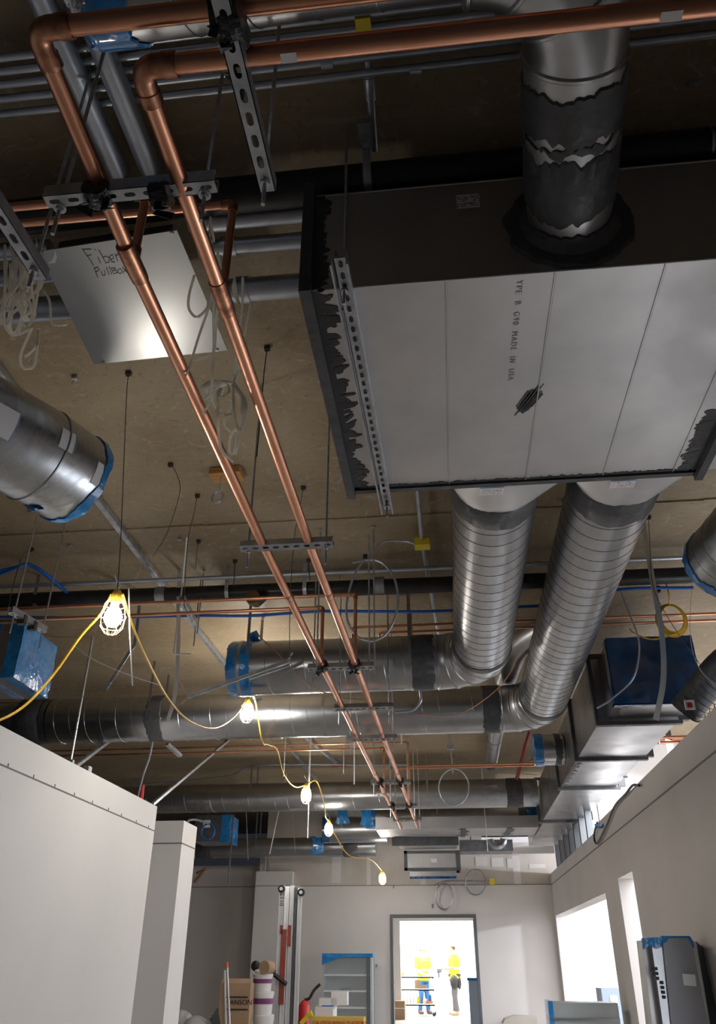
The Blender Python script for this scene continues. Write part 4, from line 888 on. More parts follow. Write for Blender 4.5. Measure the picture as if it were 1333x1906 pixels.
# junction box, its conduit and the armoured cable coil
jb = thing('junction_box', 'yellow junction box on the deck with vertical conduit', 'junction box', atz(786, 1012, 3.97))
p = atz(786, 1012, 3.95); q = MB(); q.box(p, (.11, .09, .06)); q.done('box_body', YBOX, jb, 'yellow painted box')
q = MB(); q.tube([(atz(775, 905, 4.0).x, 3.2, 4.0), (p.x, p.y - .04, 3.97)], .017, 12); q.tube([(p.x, p.y + .04, 3.97), (p.x + .10, 7.4, 3.99)], .017, 12); q.done('conduit', COND, jb); q = MB(); q.tube([(p.x, p.y - .20, 3.985), (p.x, p.y - .09, 3.975)], .019, 12); q.done('yellow_marking', YBOX, jb)
def armoured(pts, r, name, label, m=COND, pitch=.012, cat='cable'):
    P = spline(pts, 10); q = MB(); out = []; rs = []; L = 0; last = P[0]; acc = 0
    for i in range(len(P) - 1):
        a, c = P[i], P[i + 1]; n_ = max(1, int((c - a).length / (pitch / 2)))
        for k in range(n_): out.append(a.lerp(c, k / n_)); rs.append(r * (1.12 if len(out) % 2 else .88))
    q.tube(out, rs, 8); return single(q, name, m, label, cat)
yc = p.y + .02
def Y(pts, y): return [aty(a, b_, y) for a, b_ in pts]
armoured([p + Vector((-.05, 0, 0))] + Y([(755, 1008), (715, 1008), (690, 1030), (664, 1062), (648, 1108), (646, 1150), (662, 1182), (692, 1193), (722, 1176), (740, 1130), (736, 1082), (714, 1050), (688, 1042), (655, 1048)], yc), .0085, 'armoured_cable', 'coiled armoured grey cable loop hanging from the yellow box')
q = MB(); q.box(aty(680, 1037, yc), (.03, .03, .035)); single(q, 'cable_tie', BLACK, 'black tie at the top of the grey cable coil', 'cable tie')
armoured(Y([(560, 1286), (760, 1283)], 6.1), .004, 'thin_wire', 'thin wire along the underside of the blue-capped duct', pitch=.05, m=WIREL)
q = MB(); q.tube(spline(Y([(782, 1285), (783, 1305), (768, 1322), (735, 1326)], 6.15), 8), .010, 8); single(q, 'grey_cable', COND, 'grey cable curling down between the two big cross ducts', 'cable')
# far coils
for (cx, cy, rx, ry, yy, lab) in ((845, 1465, 28, 34, 11.8, 'grey cable loop in front of the third duct'), (827, 1669, 16, 24, 16.3, 'left dark cable loop on the far wall'), (886, 1642, 19, 24, 16.3, 'right dark cable loop on the far wall')):
    q = MB(); q.tube([aty(cx + rx * math.cos(a), cy + ry * math.sin(a), yy + .01 * math.sin(a)) for a in [2 * PI * i / 28 for i in range(28)]], .013 if yy > 15 else .011, 8, closed=True)
    single(q, 'cable_loop', GDARK if yy > 15 else COND, lab, 'cable')
q = MB(); q.tube(spline(Y([(810, 1648), (830, 1640), (880, 1640), (912, 1641)], 16.3), 6), .013, 8); single(q, 'grey_cable', GDARK, 'dark cable joining the two loops on the far wall', 'cable')
p = aty(916, 1641, 16.33); q = MB(); q.box(p, (.09, .08, .1)); single(q, 'junction_box', YBOX, 'tiny yellowish box on the far wall at the cable end', 'junction box')

# blue cables
def cable(pts, r, m, name, label, cat='cable', n=8): q = MB(); q.tube(spline(pts, n), r, 8); return single(q, name, m, label, cat)
cable([atz(-40, 1085, 3.9), atz(25, 1058, 3.92), atz(55, 1052, 3.95), atz(90, 1072, 3.9), atz(128, 1106, 3.88)], .014, BCAB, 'blue_cable', 'blue cable sagging from the deck at the left edge')
cable([atz(-40, 1070, 3.9), atz(25, 1056, 3.93), atz(55, 1050, 3.96), atz(92, 1078, 3.9), atz(122, 1102, 3.88)], .009, BCAB, 'blue_cable', 'thinner blue cable twisted beside the sagging left one')
cable([atz(-30, 1148, 3.76), atz(160, 1150, 3.76), atz(350, 1146, 3.76), atz(470, 1146, 3.76), atz(600, 1138, 3.76), atz(800, 1138, 3.76), atz(1000, 1128, 3.76)], .013, BCAB, 'blue_cable', 'long blue cable sagging across below the far black pipe')
cable([atz(1000, 1128, 3.76), atz(1150, 1098, 3.77), atz(1290, 1094, 3.77)], .013, BCAB, 'blue_cable', 'blue cable at right behind the white strap')
q = MB(); q.box(atz(1222, 1097, 3.77), (.05, .03, .05)); single(q, 'cable_tie', BLACK, 'black tie on the right blue cable', 'cable tie')

# ------------------------------------------------------------------ string lights
def bulb_light(p, s, label, power, cage=True):
    t = thing('string_light', label, 'light bulb', p, 'lit caged bulbs on the yellow cord')
    q = MB(); q.lathe(p, [(.001, -.075), (.028, -.070), (.043, -.045), (.045, -.020), (.034, .01), (.018, .035), (.014, .045)], 18); q.done('bulb', BULB, t, 'glowing bulb')
    q = MB(); q.lathe(p, [(.02, .045), (.026, .055), (.026, .10), (.018, .12)], 16); q.done('socket', YCORD, t, 'yellow socket')
    q = MB()
    for k in range(8):
        a = 2 * PI * k / 8; q.tube([p + Vector((math.cos(a) * r_, math.sin(a) * r_, h)) for r_, h in ((.028, .075), (.052, .04), (.064, -.02), (.058, -.075), (.030, -.112), (.004, -.120))], .0018, 5)
    for r_, h in ((.052, .04), (.064, -.02), (.058, -.075)): q.tube([p + Vector((math.cos(2 * PI * i / 20) * r_, math.sin(2 * PI * i / 20) * r_, h)) for i in range(20)], .0018, 5, closed=True)
    q.done('wire_cage', LITYEL, t, 'yellow wire cage, paled as if lit by its bulb'); q = MB(); q.tube([p + Vector((0, 0, .12)), p + Vector((.01, 0, .15)), p + Vector((-.015, 0, .18)), p + Vector((-.03, 0, .21))], .0025, 6); q.done('hook', WIREL, t)
    l = bpy.data.lights.new('bulb_lamp', 'POINT'); l.energy = power; l.color = (1, .93, .82); l.shadow_soft_size = .07
    o = bpy.data.objects.new('bulb_lamp', l); COL.objects.link(o); o.location = p + Vector((0, 0, -.02))
    return t
B1 = aty(212, 1140, 3.55); B2 = aty(460, 1322, 7.15); B3 = aty(570, 1477, 9.8); B4 = aty(612, 1541, 12.4); B5 = aty(712, 1633, 15.2)
BL = [bulb_light(B1, 1, 'largest glowing caged bulb, hanging at left above the white wall', 23), bulb_light(B2, 1, 'glowing bulb against the long cross duct below the blue cap', 95),
      bulb_light(B3, 1, 'glowing bulb in front of the third cross duct', 80), bulb_light(B4, 1, 'glowing bulb below the third duct beside blue film', 45), bulb_light(B5, 1, 'small glowing bulb on the far wall above the doorway', 18)]
B0 = Vector((-2.9, 1.6, 3.0))
cable([aty(-60, 1352, 3.4), aty(0, 1340, 3.5), aty(50, 1310, 3.6), aty(100, 1255, 3.65), aty(150, 1185, 3.6), aty(188, 1142, 3.55), B1 + Vector((-.03, 0, .10))], .0065, YCORD, 'yellow_cord', 'yellow cord from the left edge up to the largest bulb')
cable([B1 + Vector((.03, 0, .10)), aty(242, 1150, 3.75), aty(268, 1215, 4.3), aty(310, 1295, 5.2), aty(350, 1340, 5.9), aty(395, 1356, 6.4), aty(430, 1340, 6.9), B2 + Vector((0, 0, .1))], .0065, YCORD, 'yellow_cord', 'yellow cord swagged between the two brightest bulbs')
cable([B2 + Vector((0, 0, .11)), aty(474, 1300, 7.2), aty(488, 1378, 7.5), aty(500, 1386, 8.1), aty(516, 1396, 9), aty(528, 1440, 9.4), aty(548, 1464, 9.7), B3 + Vector((0, 0, .1))], .007, YCORD, 'yellow_cord', 'yellow cord dropping to the bulb at the third duct')
cable([B3 + Vector((0, 0, .1)), aty(590, 1455, 10), aty(604, 1500, 11.5), aty(606, 1520, 12), B4 + Vector((0, 0, .1))], .008, YCORD, 'yellow_cord', 'yellow cord from the third duct bulb to the next')
cable([B4 + Vector((0, 0, .1)), aty(625, 1556, 13), aty(650, 1592, 13.8), aty(690, 1600, 14.5), B5 + Vector((0, 0, .1))], .008, YCORD, 'yellow_cord', 'yellow cord leading down toward the far wall bulb')
# yellow coil at right
c = aty(1252, 1152, 5.9); yk = thing('cord_coil', 'coil of yellow cord hanging above the blue trunk end', 'cable', c)
q = MB()
for k in range(5): q.tube([c + Vector((math.cos(a) * (.085 + .008 * k), .008 * k, math.sin(a) * (.11 + .006 * k) )) for a in [2 * PI * i / 24 for i in range(24)]], .006, 6, closed=True)
q.done('coil', YCORD, yk); q = MB(); q.tube(spline([c + Vector((0, 0, .12)), aty(1246, 1110, 5.8), aty(1240, 1086, 5.8)], 6), .006, 6); q.tube(spline([c + Vector((0, 0, -.12)), aty(1215, 1190, 5.9), aty(1180, 1178, 5.9), aty(1172, 1170, 5.9)], 6), .006, 6); q.done('tail', YCORD, yk)

# ------------------------------------------------------------------ wires, rods, straps hanging from the deck
def hang(pix, y=None, r=.0022, m=WIRE, name='tie_wire', label='', cat='wire', anchor=True, rib=None, group=None, hook=True):
    p0 = atz(*pix[0], DECK) if anchor else aty(*pix[0], y); yy = p0.y if y is None else y
    P = [p0] + [aty(a, b_, yy) for a, b_ in pix[1:]]; q = MB()
    if rib: q.ribbon(spline(P, 6), rib, .0015, up=(1, 0, 0))
    else:
        q.tube(spline(P, 6) if len(P) > 2 else P, r, 6)
        if anchor and hook: q.box(p0 - Vector((0, 0, .012)), (.03, .02, .026)); q.tube([p0 - Vector((0, 0, .02)) + Vector((math.cos(a) * .012, 0, math.sin(a) * .012)) for a in [2 * PI * i / 8 for i in range(8)]], .003, 5, closed=True)
    return single(q, name, m, label, cat, group)
hang([(240, 692), (236, 730), (231, 850), (225, 1000), (219, 1096)], y=None, label='dark tie wire from the deck anchor down to the largest bulb')
hang([(318, 862), (332, 890), (334, 920), (312, 990), (285, 1035)], label='curved dark wire hanging from a deck anchor below the pull box')
hang([(368, 920), (360, 960), (350, 1005), (343, 1110), (345, 1135)], label='dark wire dropping to the bent bright rod beside the rail clamp')
hang([(498, 645), (492, 690), (486, 760), (478, 850)], label='twin dark wire from a deck anchor near the near rod', r=.003)
hang([(565, 905), (560, 935), (548, 1000), (541, 1100), (539, 1200), (541, 1225)], label='dark wire dropping to the loose tilted channel end')
hang([(370, 1005), (366, 1030), (364, 1060)], label='short dark wire stub at an anchor left of the copper lines')
hang([(60, 1020), (40, 1040), (22, 1100), (14, 1145)], label='dark wire to the short strut at left', r=.004)
hang([(632, 1062), (633, 1090), (631, 1110)], label='short wire at an anchor above the black pipe, by the cable coil')
hang([(500, 1030), (438, 1045), (437, 1080)], label='wire hook holding a small hanger left of the hanger strut') if False else None
hang([(438, 1042), (437, 1060), (435, 1090)], r=.004, label='small wire hanger with paddle above the black pipe, left one', name='wire_hanger')
hang([(575, 1040), (575, 1060), (577, 1080)], r=.004, label='small wire hanger with paddle above the black pipe, right one', name='wire_hanger')
hang([(723, 1090), (723, 1180), (722, 1255)], label='thin wire passing in front of the duct right of the cable coil', hook=False)
hang([(763, 1090), (763, 1140), (764, 1180)], label='thin wire right of the cable coil, shorter one', hook=False)
def srod(top, bot, label, r=.0055, m=ZINC, y=None): 
    a = atz(*top, DECK); c = aty(*bot, a.y if y is None else y); q = MB(); q.tube([a, (a.x, a.y, c.z)], r, 8); q.lathe(a, [(.012, -.02), (.012, 0)], 10); return single(q, 'threaded_rod', m, label, 'threaded rod')
srod((695, 978), (694, 1255), 'bare rod in front of the cable coil reaching the duct')
srod((597, 983), (594, 1245), 'bare rod just left of the right copper line by a duct') 
srod((1003, 1150), (1003, 1190), 'short rod beside the inclined duct') if False else None
srod((380, 1060), (366, 1180), 'bright short rod left of the copper lines', r=.005)
# bright bent wire near rail
q = MB(); q.tube(fillet([atz(348, 1000, DECK)] + [aty(a, b_, 5.3) for a, b_ in ((340, 1085), (323, 1217), (355, 1218))], .02, 4), .006, 8); single(q, 'bent_rod', WIREL, 'bright L-shaped bent rod ending above the long duct', 'wire')
q = MB(); q.tube([aty(240, 1096, 3.6), aty(242, 1180, 3.6), aty(247, 1276, 3.6)], .004, 8); a = aty(240, 1096, 3.6); q.tube([a, aty(262, 1062, 3.65), atz(276, 840, DECK)], .0012, 6); single(q, 'loose_wire', WIREL, 'straight white wire hanging just right of the largest bulb', 'wire')
hang([(262, 1100), (252, 1190), (240, 1215), (195, 1285)], hook=False, rib=.028, m=STRUT, name='metal_strap', label='dull metal strap hanging below the largest bulb', cat='strap')
hang([(334, 1060), (332, 1120), (332, 1200), (326, 1290), (312, 1342)], rib=.03, m=WIREL, name='metal_strap', label='white strap curling down over the long duct', cat='strap')
hang([(1195, 962), (1215, 1080), (1232, 1180), (1235, 1265), (1221, 1340)], hook=False, rib=.035, m=WIREL, name='metal_strap', label='long white strap hanging in front of the deep blue duct end', cat='strap')
hang([(1155, 1100), (1175, 1150), (1190, 1200), (1180, 1260), (1140, 1300), (1112, 1318)], y=5.6, anchor=False, m=COND, r=.006, name='grey_cable', label='curved thin grey cable over the left of the deep blue duct end', cat='cable')
hang([(1207, 960), (1210, 1010), (1216, 1090), (1250, 1160), (1320, 1260)], label='thin dark wire crossing toward the black duct at right')
hang([(1290, 1060), (1285, 1180), (1300, 1240), (1330, 1275)], y=6, anchor=False, label='pale thin wire at the right edge above the black duct', m=WIREL)
hang([(135, 1200), (175, 1228), (240, 1256), (300, 1276)], y=5.0, anchor=False, m=WIREL, r=.003, label='thin slanting wire in front of the left blue-covered duct')
hang([(0, 520), (-2, 560)], label='wire at left edge') if False else None
# copper-coloured thermostat wires
cable([aty(478, 1180, 6.15), aty(500, 1200, 6.12), aty(530, 1230, 6.1), aty(570, 1270, 6.1), aty(620, 1295, 6.1), aty(690, 1304, 6.1)], .0035, COPPER, 'thin_wire', 'thin reddish wire curling under the tilted channel end', 'wire')
cable([aty(775, 1330, 7.6), aty(850, 1330, 7.6), aty(905, 1300, 7.4), aty(945, 1260, 7.2), aty(965, 1215, 7.0)], .004, COPPER, 'thin_wire', 'thin reddish wire arching between the two inclined ducts', 'wire')
# loose tilted channel (fluorescent-like) hanging in front of the blue-capped duct
t = thing('hanging_channel', 'tilted silver channel hanging below the blue-capped duct', 'channel', aty(450, 1262, 5.9))
a = aty(350, 1298, 5.9); c = aty(541, 1229, 5.95); q = MB(); q.beam(a, c, .02, .022); q.beam(a + Vector((0, 0, .012)), c + Vector((0, 0, .012)), .034, .003); q.beam(a.lerp(c, .6) - Vector((0, .02, .035)), c - Vector((0, .02, .045)), .015, .02); q.done('channel_body', STRUT, t)
q = MB(); q.tube(spline([a, aty(335, 1270, 5.9), aty(305, 1243, 5.9), aty(300, 1252, 5.9)], 6), .003, 6); q.tube(spline([a, aty(338, 1310, 5.9)], 6), .003, 6); q.tube(spline([aty(536, 1228, 5.9), aty(545, 1215, 5.9), aty(538, 1220, 5.9)], 5), .003, 6); q.done('wire_tie', WIREL, t)

# anchors dotted over the deck
for (px, py, lab) in ((58, 948, 'in open deck left of the diagonal rail'), (130, 1012, 'above the left blue-covered duct end'), (335, 1000, 'right of the diagonal rail under the arched wire'), (700, 880, 'just left of the vertical conduit of the yellow box'), (1050, 930, 'between the two inclined spiral ducts'), (140, 700, 'by the lower left corner of the pull box'), (1290, 150, 'in the dark deck right of the thick round duct')):
    p = atz(px, py, DECK); q = MB(); q.box(p - Vector((0, 0, .012)), (.03, .022, .024)); q.tube([p - Vector((0, 0, .02)), p - Vector((.01, 0, .05))], .003, 5); single(q, 'deck_anchor', STRUT, 'small steel deck anchor ' + lab, 'anchor')
q = MB(); a = atz(679, 30, 3.98); c = atz(697, 278, 3.98); q.tube([a, c], .016, 12); m_ = a.lerp(c, .5); q.lathe(m_, [(.021, -.04), (.021, .04)], 12, c - a); single(q, 'steel_conduit', COND, 'slim conduit running away across the dark deck left of the thick round duct', 'conduit')
p = atz(676, 40, 3.95); q = MB(); q.box(p, (.05, .04, .04)); single(q, 'junction_box', YBOX, 'tiny yellow-marked box at the top behind the copper pipe', 'junction box')
p = atz(680, 240, 3.97); q = MB(); q.mm((p.x - .025, p.y - .05, 3.93), (p.x + .025, p.y + .05, 3.96)); q.tube([(p.x, p.y, 3.93), (p.x, p.y, 3.90)], .01, 8); single(q, 'beam_clamp', STRUT, 'slotted clamp above the hanger strap of the near black pipe', 'clamp')
p = atz(537, 101, 3.02); q = MB(); q.box((p.x, 0.975, 3.04 - RP - .002), (.035, .022, .001)); q.done('paper_tag', WHITE, CP2, 'small white tag')
p = atz(1255, 3, 3.02); q = MB(); q.box((p.x, 0.975, 3.04 - RP - .002), (.045, .022, .001)); q.done('paper_tag', WHITE, CP2, 'small white tag')
q = MB(); p = aty(838, 1390, 11.0); q.box(p, (.09, .06, .07)); q.tube([p, (p.x, p.y, DECK)], .012, 8); q.tube([p, p + Vector((.02, 0, -.35))], .01, 8); single(q, 'valve', COND, 'small grey-blue fitting hanging on a rod above the third duct coil', 'fitting')
# wood block with ring clamp
wb = thing('wood_block', 'small wooden block on the deck with a hanging ring clamp', 'wood block', atz(422, 886, 4.02))
c = atz(422, 888, 4.0); q = MB(); q.box((c.x, c.y, 4.02), (.20, .12, .045), Matrix.Rotation(R(-3), 3, 'Z')); q.done('block', WOOD, wb)
cc = aty(408, 925, c.y); q = MB(); q.tube([(c.x - .03, c.y - .02, 4.0), (c.x - .035, c.y - .01, cc.z + .05)], .003, 6); q.ribbon([Vector((cc.x - .01, c.y, cc.z)) + Vector((math.cos(a) * .035, math.sin(a) * .02, math.sin(a) * .055)) for a in [2 * PI * i / 20 for i in range(21)]], .018, .003, up=(.3, 1, 0)); q.done('ring_clamp', STRUT, wb)

# ------------------------------------------------------------------ white pull tapes
def tape_bundle(label, loops, group=None):
    t = thing('pull_tape', label, 'pull tape', loops[0][1])
    q = MB()
    for ln in loops: q.ribbon(spline(ln, 8), .0095, .0025, up=(1, .2, .1), twist=.02)
    q.done('tape_loops', TAPE, t); return t
rnd = random.Random(11)
loops = []
yk = 1.95
for k in range(13):
    x0 = rnd.uniform(2, 60); y0 = rnd.uniform(440, 500); x1 = rnd.uniform(0, 55); y1 = rnd.uniform(570, 622); dy = rnd.uniform(-.10, .12)
    loops.append(Y([(x0 + rnd.uniform(-6, 6), y0), (x0 - rnd.uniform(2, 14), (y0 + y1) / 2), (x1 - 6, y1 - 12), (x1 + 4, y1), (x1 + 14, y1 - 14), (x0 + rnd.uniform(8, 22), (y0 + y1) / 2), (x0 + rnd.uniform(0, 20), y0 - 5)], yk + dy))
loops += [Y([(60, 610), (40, 655), (40, 680), (52, 687), (64, 678), (70, 640), (72, 615)], yk), Y([(72, 612), (70, 640), (55, 658), (46, 664)], yk), Y([(10, 560), (8, 600), (20, 622), (36, 622), (60, 610)], yk), Y([(80, 540), (92, 560), (96, 600), (110, 606), (125, 604)], 2.2)]
tape_bundle('tangled bundle of white pull tape at the left edge below the strut', loops)
loops = [Y([(384, 410), (378, 450), (388, 480), (392, 400)], 2.0), Y([(392, 412), (398, 450), (386, 440), (380, 412)], 2.02), Y([(362, 512), (352, 550), (352, 575), (366, 590), (385, 575), (388, 560)], 2.0), Y([(390, 440), (400, 500), (392, 560), (372, 620), (350, 690), (343, 700)], 2.0),
         Y([(405, 470), (398, 560), (398, 650), (392, 740), (378, 770)], 2.05), Y([(405, 465), (412, 520), (404, 580), (400, 650)], 2.1)]
tape_bundle('white pull tape knotted on the upper conduits between the copper lines', loops)
loops = [Y([(436, 515), (440, 545), (446, 568), (434, 540), (438, 512)], 2.3), Y([(452, 516), (450, 580), (440, 660), (436, 720)], 2.3), Y([(466, 565), (452, 640), (444, 690), (436, 712)], 2.3)]
for k in range(5): loops.append(Y([(436, 712), (400 + 3 * k, 708 + 2 * k), (374 + 3 * k, 722), (376 + 3 * k, 740), (390, 738 - 2 * k), (410, 716 + k), (434, 712)], 2.3 + .01 * k))
for k in range(6): loops.append(Y([(436, 712), (448 + 2 * k, 750), (450 + k, 785), (442 + k, 800), (436, 760 + 3 * k), (434, 715)], 2.3 - .01 * k))
loops += [Y([(436, 712), (438, 730), (425, 765), (410, 770), (396, 750), (396, 725)], 2.3), Y([(432, 770), (420, 775), (418, 792), (428, 803)], 2.28), Y([(444, 795), (430, 810), (427, 838), (434, 845), (440, 825), (443, 798)], 2.28), Y([(444, 795), (442, 830), (438, 846)], 2.27), Y([(405, 725), (406, 790), (408, 815), (414, 840), (434, 860)], 2.27)]
for k in range(3): loops.append(Y([(410 + 3 * k, 722), (406 + 3 * k, 735), (414, 738), (426, 730), (424, 716), (414, 712)], 2.26 + .01 * k))
tape_bundle('long knotted white pull tape dangling from the lower conduit', loops)

# ------------------------------------------------------------------ braces on the left wall
def brace(p0, p1, y0, y1, label, w_=.04):
    a = aty(*p0, y0); c = aty(*p1, y1); q = MB(); q.beam(a, c, w_, .03); q.beam(a + Vector((0, 0, .016)), c + Vector((0, 0, .016)), w_ * .5, .004); return single(q, 'wall_brace', STRUT, label, 'brace')
brace((139, 1427), (212, 1372), 7.0, 8.6, 'shorter diagonal brace rising from the left wall top')
brace((284, 1497), (425, 1378), 8.85, 10.5, 'longer diagonal brace rising from the end of the left wall')
brace((311, 1385), (336, 1407), 8.3, 8.5, 'short strut piece hanging below the long duct', .05)
q = MB(); a = aty(131, 1418, 6.95); q.tube([(a.x, a.y, WT), (a.x, a.y, DECK)], .012, 8); q.box((a.x, a.y, WT + .05), (.06, .04, .06)); single(q, 'wall_rod', ZINC, 'vertical rod with bracket standing on the left wall top', 'rod')
q = MB(); q.box(aty(163, 1433, 7.3) + Vector((0, 0, .0)), (.05, .08, .06)); single(q, 'clip', STRUT, 'small metal clip on the left wall top', 'clip')
cable([aty(285, 1374, 7.95), aty(278, 1410, 8.2), aty(266, 1445, 8.3), Vector((XL - .08, atz(267, 1489, WT).y, WT + .004))], .01, COND, 'grey_cable', 'grey cable dropping onto the red marker at the left wall')
c = atz(269, 1490, WT); c.x = XL - .05; q = MB(); q.tube([c, c + Vector((0, 0, .16))], .022, 10); single(q, 'marker', REDP, 'small red marker standing on the end of the left wall', 'marker')
for k, (x0, y0, x1, y1, yy) in enumerate(((520, 1505, 502, 1590, 13.5), (502, 1590, 503, 1622, 16.32), (458, 1500, 462, 1600, 14.5), (546, 1520, 550, 1588, 15))):
    q = MB(); a = aty(x0, y0, yy); c = aty(x1, y1, yy + .01); a = a if k == 1 else c + (a - c) * ((DECK - c.z) / (a.z - c.z)); q.beam(a, c, .035, .006, up=(1, 0, 0)); single(q, 'metal_strap', WIREL if k < 2 else STRUT, ['bright metal strap slanting down above the far pier', 'short strap dropping onto the far pier top', 'left thin strap below the third duct', 'thin strap behind the third bulb'][k], 'strap')
for k, (px, y0, y1, yy) in enumerate(((575, 1440, 1475, 9.8), (575, 1490, 1560, 10.2), (530, 1405, 1445, 10), (640, 1395, 1440, 10.6), (905, 1545, 1585, 13), (745, 1280, 1385, 7.9), (660, 1290, 1460, 7.8))):
    q = MB(); a = aty(px, y0, yy); c = aty(px, y1, yy); q.tube([(a.x, a.y, DECK), (a.x, a.y, c.z)], .006, 6); single(q, 'hanger_rod', WIREL, 'thin vertical rod ' + ['above the third duct bulb', 'below the third duct bulb', 'left of the far strut rails', 'beside the copper lines near the red tag', 'in front of the far wall at right', 'crossing the long duct right of the copper lines', 'crossing the long duct between the copper lines'][k], 'threaded rod')
# blue rags in the mid distance
for (px, py, yy, lab) in ((678, 1522, 13.6, 'blue film rag hanging by the narrow far duct start'), (636, 1520, 14.2, 'small blue film scrap right of the third bulb'), (590, 1575, 15.0, 'blue film scrap on the farthest low duct')):
    p = aty(px, py, yy); q = MB()
    for k in range(5): a = p + Vector((random.uniform(-.05, .05), 0, .14)); q.ribbon(spline([a, a + Vector((.02, -.02, -.12)), a + Vector((.03 * (k - 2), .0, -.26))], 4), .10, .002, up=(1, .2, 0))
    single(q, 'film_rag', BLUE, lab, 'plastic film')
# things over the right wall: pinkish panels of the bright room, red pipes
q = MB(); q.mm((2.3, 8.6, 2.9), (2.36, 8.64, 4.0)); single(q, 'metal_stud', GALV, 'single upright stud in the bright gap above the right wall', 'stud')
q = MB()
for dz in (0, .05): a = aty(1228, 1382, 8.3); q.tube([(a.x, 8.3, a.z + dz), (4.5, 8.3, a.z + dz)], .016, 10)
single(q, 'copper_pipe', COPPER, 'pair of copper pipes crossing the bright gap above the right wall', 'copper pipe')
cable([atx(x_, y_, 1.79) for x_, y_ in ((1190, 1462), (1178, 1462), (1165, 1478), (1145, 1500), (1130, 1535), (1112, 1570), (1106, 1556), (1112, 1530))], .012, BLACK, 'dark_cable', 'dark looping cable along the right wall top')
cable([aty(1130, 1520, 10.2), aty(1120, 1540, 10.2), aty(1108, 1535, 10.3)], .012, BCAB, 'blue_cable', 'short blue cable at the right wall top')
# red angled rail at far left opening and red flex behind the third duct
q = MB(); q.tube([aty(362, 1643, 17.18), aty(384, 1616, 17.18)], .025, 8); q.tube([aty(366, 1625, 17.18), aty(384, 1618, 17.18)], .02, 8); single(q, 'red_pipe', COPPER, 'reddish angled pipe behind the left pier', 'pipe')
q = MB(); q.tube(spline([aty(986, 1363, 11), aty(975, 1400, 11), aty(962, 1450, 11.2)], 6), .025, 8); single(q, 'red_hose', mat('dark_red_hose', (.25, .03, .02), None, 0, .5), 'dark red hose behind the copper elbow at right', 'hose')
# marks on the far wall
for (px, py, tx, lab) in ((804, 1690, 'E', 'small dark letter mark over the doorway left side'), (699, 1802, 'F', 'small dark mark on the wall left of the doorway'), (731, 1653, 'z', 'tiny dark mark at the wall joint')):
    p = aty(px, py, YB - .006); tt = text(tx, .09, p, (1, 0, 0), (0, 0, 1), 'wall_mark', INK, None, th=.002); tag(tt, lab, 'mark')
# patched squares on back wall upper right
for k, (px, py) in enumerate(((896, 1603), (926, 1605), (955, 1607), (1000, 1612))):
    p = aty(px, py, YB - .004); q = MB(); q.box(p, (.22 if k < 3 else .3, .004, .16 if k < 3 else .07)); single(q, 'joint_patch', DRY, 'white joint compound patch, ' + ['leftmost', 'second from left', 'third from left', 'low wide rightmost'][k] + ' on the upper far wall', 'patch')

# ------------------------------------------------------------------ material lift with white masts
lf = thing('material_lift', 'tall material lift with white and grey masts, red streaks', 'lift', (aty(538, 1906, 13.2).x, 13.2, 0))
yl = 13.2
def px2x(px, y=yl): return aty(px, 1780, y).x
zt_ = aty(538, 1648, yl).z
vx = lambda px: px2x(px)
for (xa, xb, m_, dy, zt2, nm) in ((514, 523, ALU, 0, 0, 'mast_channel'), (524, 533, PLASW, .02, -.01, 'mast_channel'), (534, 542, ALU, .03, 0, 'mast_channel'), (543, 548, DGREY, .06, -.02, 'mast_channel'), (549, 556, ALU, .05, -.03, 'mast_channel')):
    q = MB(); x0 = px2x(xa); x1 = px2x(xb)
    q.mm((x0, yl + dy, 0.1), (x1, yl + .09 + dy, zt_ + zt2)); q.mm((x0 + .005, yl - .008 + dy, 0.1), (x0 + .012, yl + dy, zt_ + zt2 - .02)); q.mm((x1 - .012, yl - .008 + dy, .1), (x1 - .005, yl + dy, zt_ + zt2 - .02)); q.done(nm, m_, lf)
for px, dz in ((519, -.05), (557, -.10)):
    q = MB(); q.lathe((px2x(px), yl - .01, zt_ + dz), [(.055, -.03), (.055, .03)], 20, (0, -1, 0)); w1 = q.done('pulley', IRON, lf); q = MB(); q.lathe((px2x(px), yl - .045, zt_ + dz), [(.025, -.01), (.025, .012)], 14, (0, -1, 0)); q.done('hub', ALU, w1)
q = MB()
for (xa, xb, za, zb_) in ((522, 532, 1730, 1870), (519, 524, 1722, 1738), (534, 540, 1722, 1762)):
    q.mm((px2x(xa), yl - .012, aty(530, zb_, yl).z), (px2x(xb), yl - .0085 + .0, aty(530, za, yl).z))
q.done('red_streak', RED, lf, 'red-brown paint streak')
text('2110', .085, (px2x(516.5), yl - .011, aty(520, 1662, yl).z), (0, 0, -1), (1, 0, 0), 'mast_number', INK, lf, th=.001, space=1.1)
q = MB(); q.mm((px2x(505), yl - .35, .05), (px2x(565), yl + .35, .14)); q.done('base_frame', DGREY, lf)
q = MB(); a = aty(493, 1800, yl - .2); c = aty(533, 1832, yl - .05); q.tube([a, a.lerp(c, .4), c], .03, 10); q.ball(aty(476, 1798, yl - .2), .07, (1, .7, 1), 12); q.ball(aty(500, 1808, yl - .2), .09, (1.2, .8, .9), 12); q.done('winch', IRON, lf, 'black winch with handle')
q = MB(); q.tube([aty(476, 1806, yl - .2), aty(490, 1810, yl - .2)], .035, 10); q.done('winch_grip', PLASW, lf)

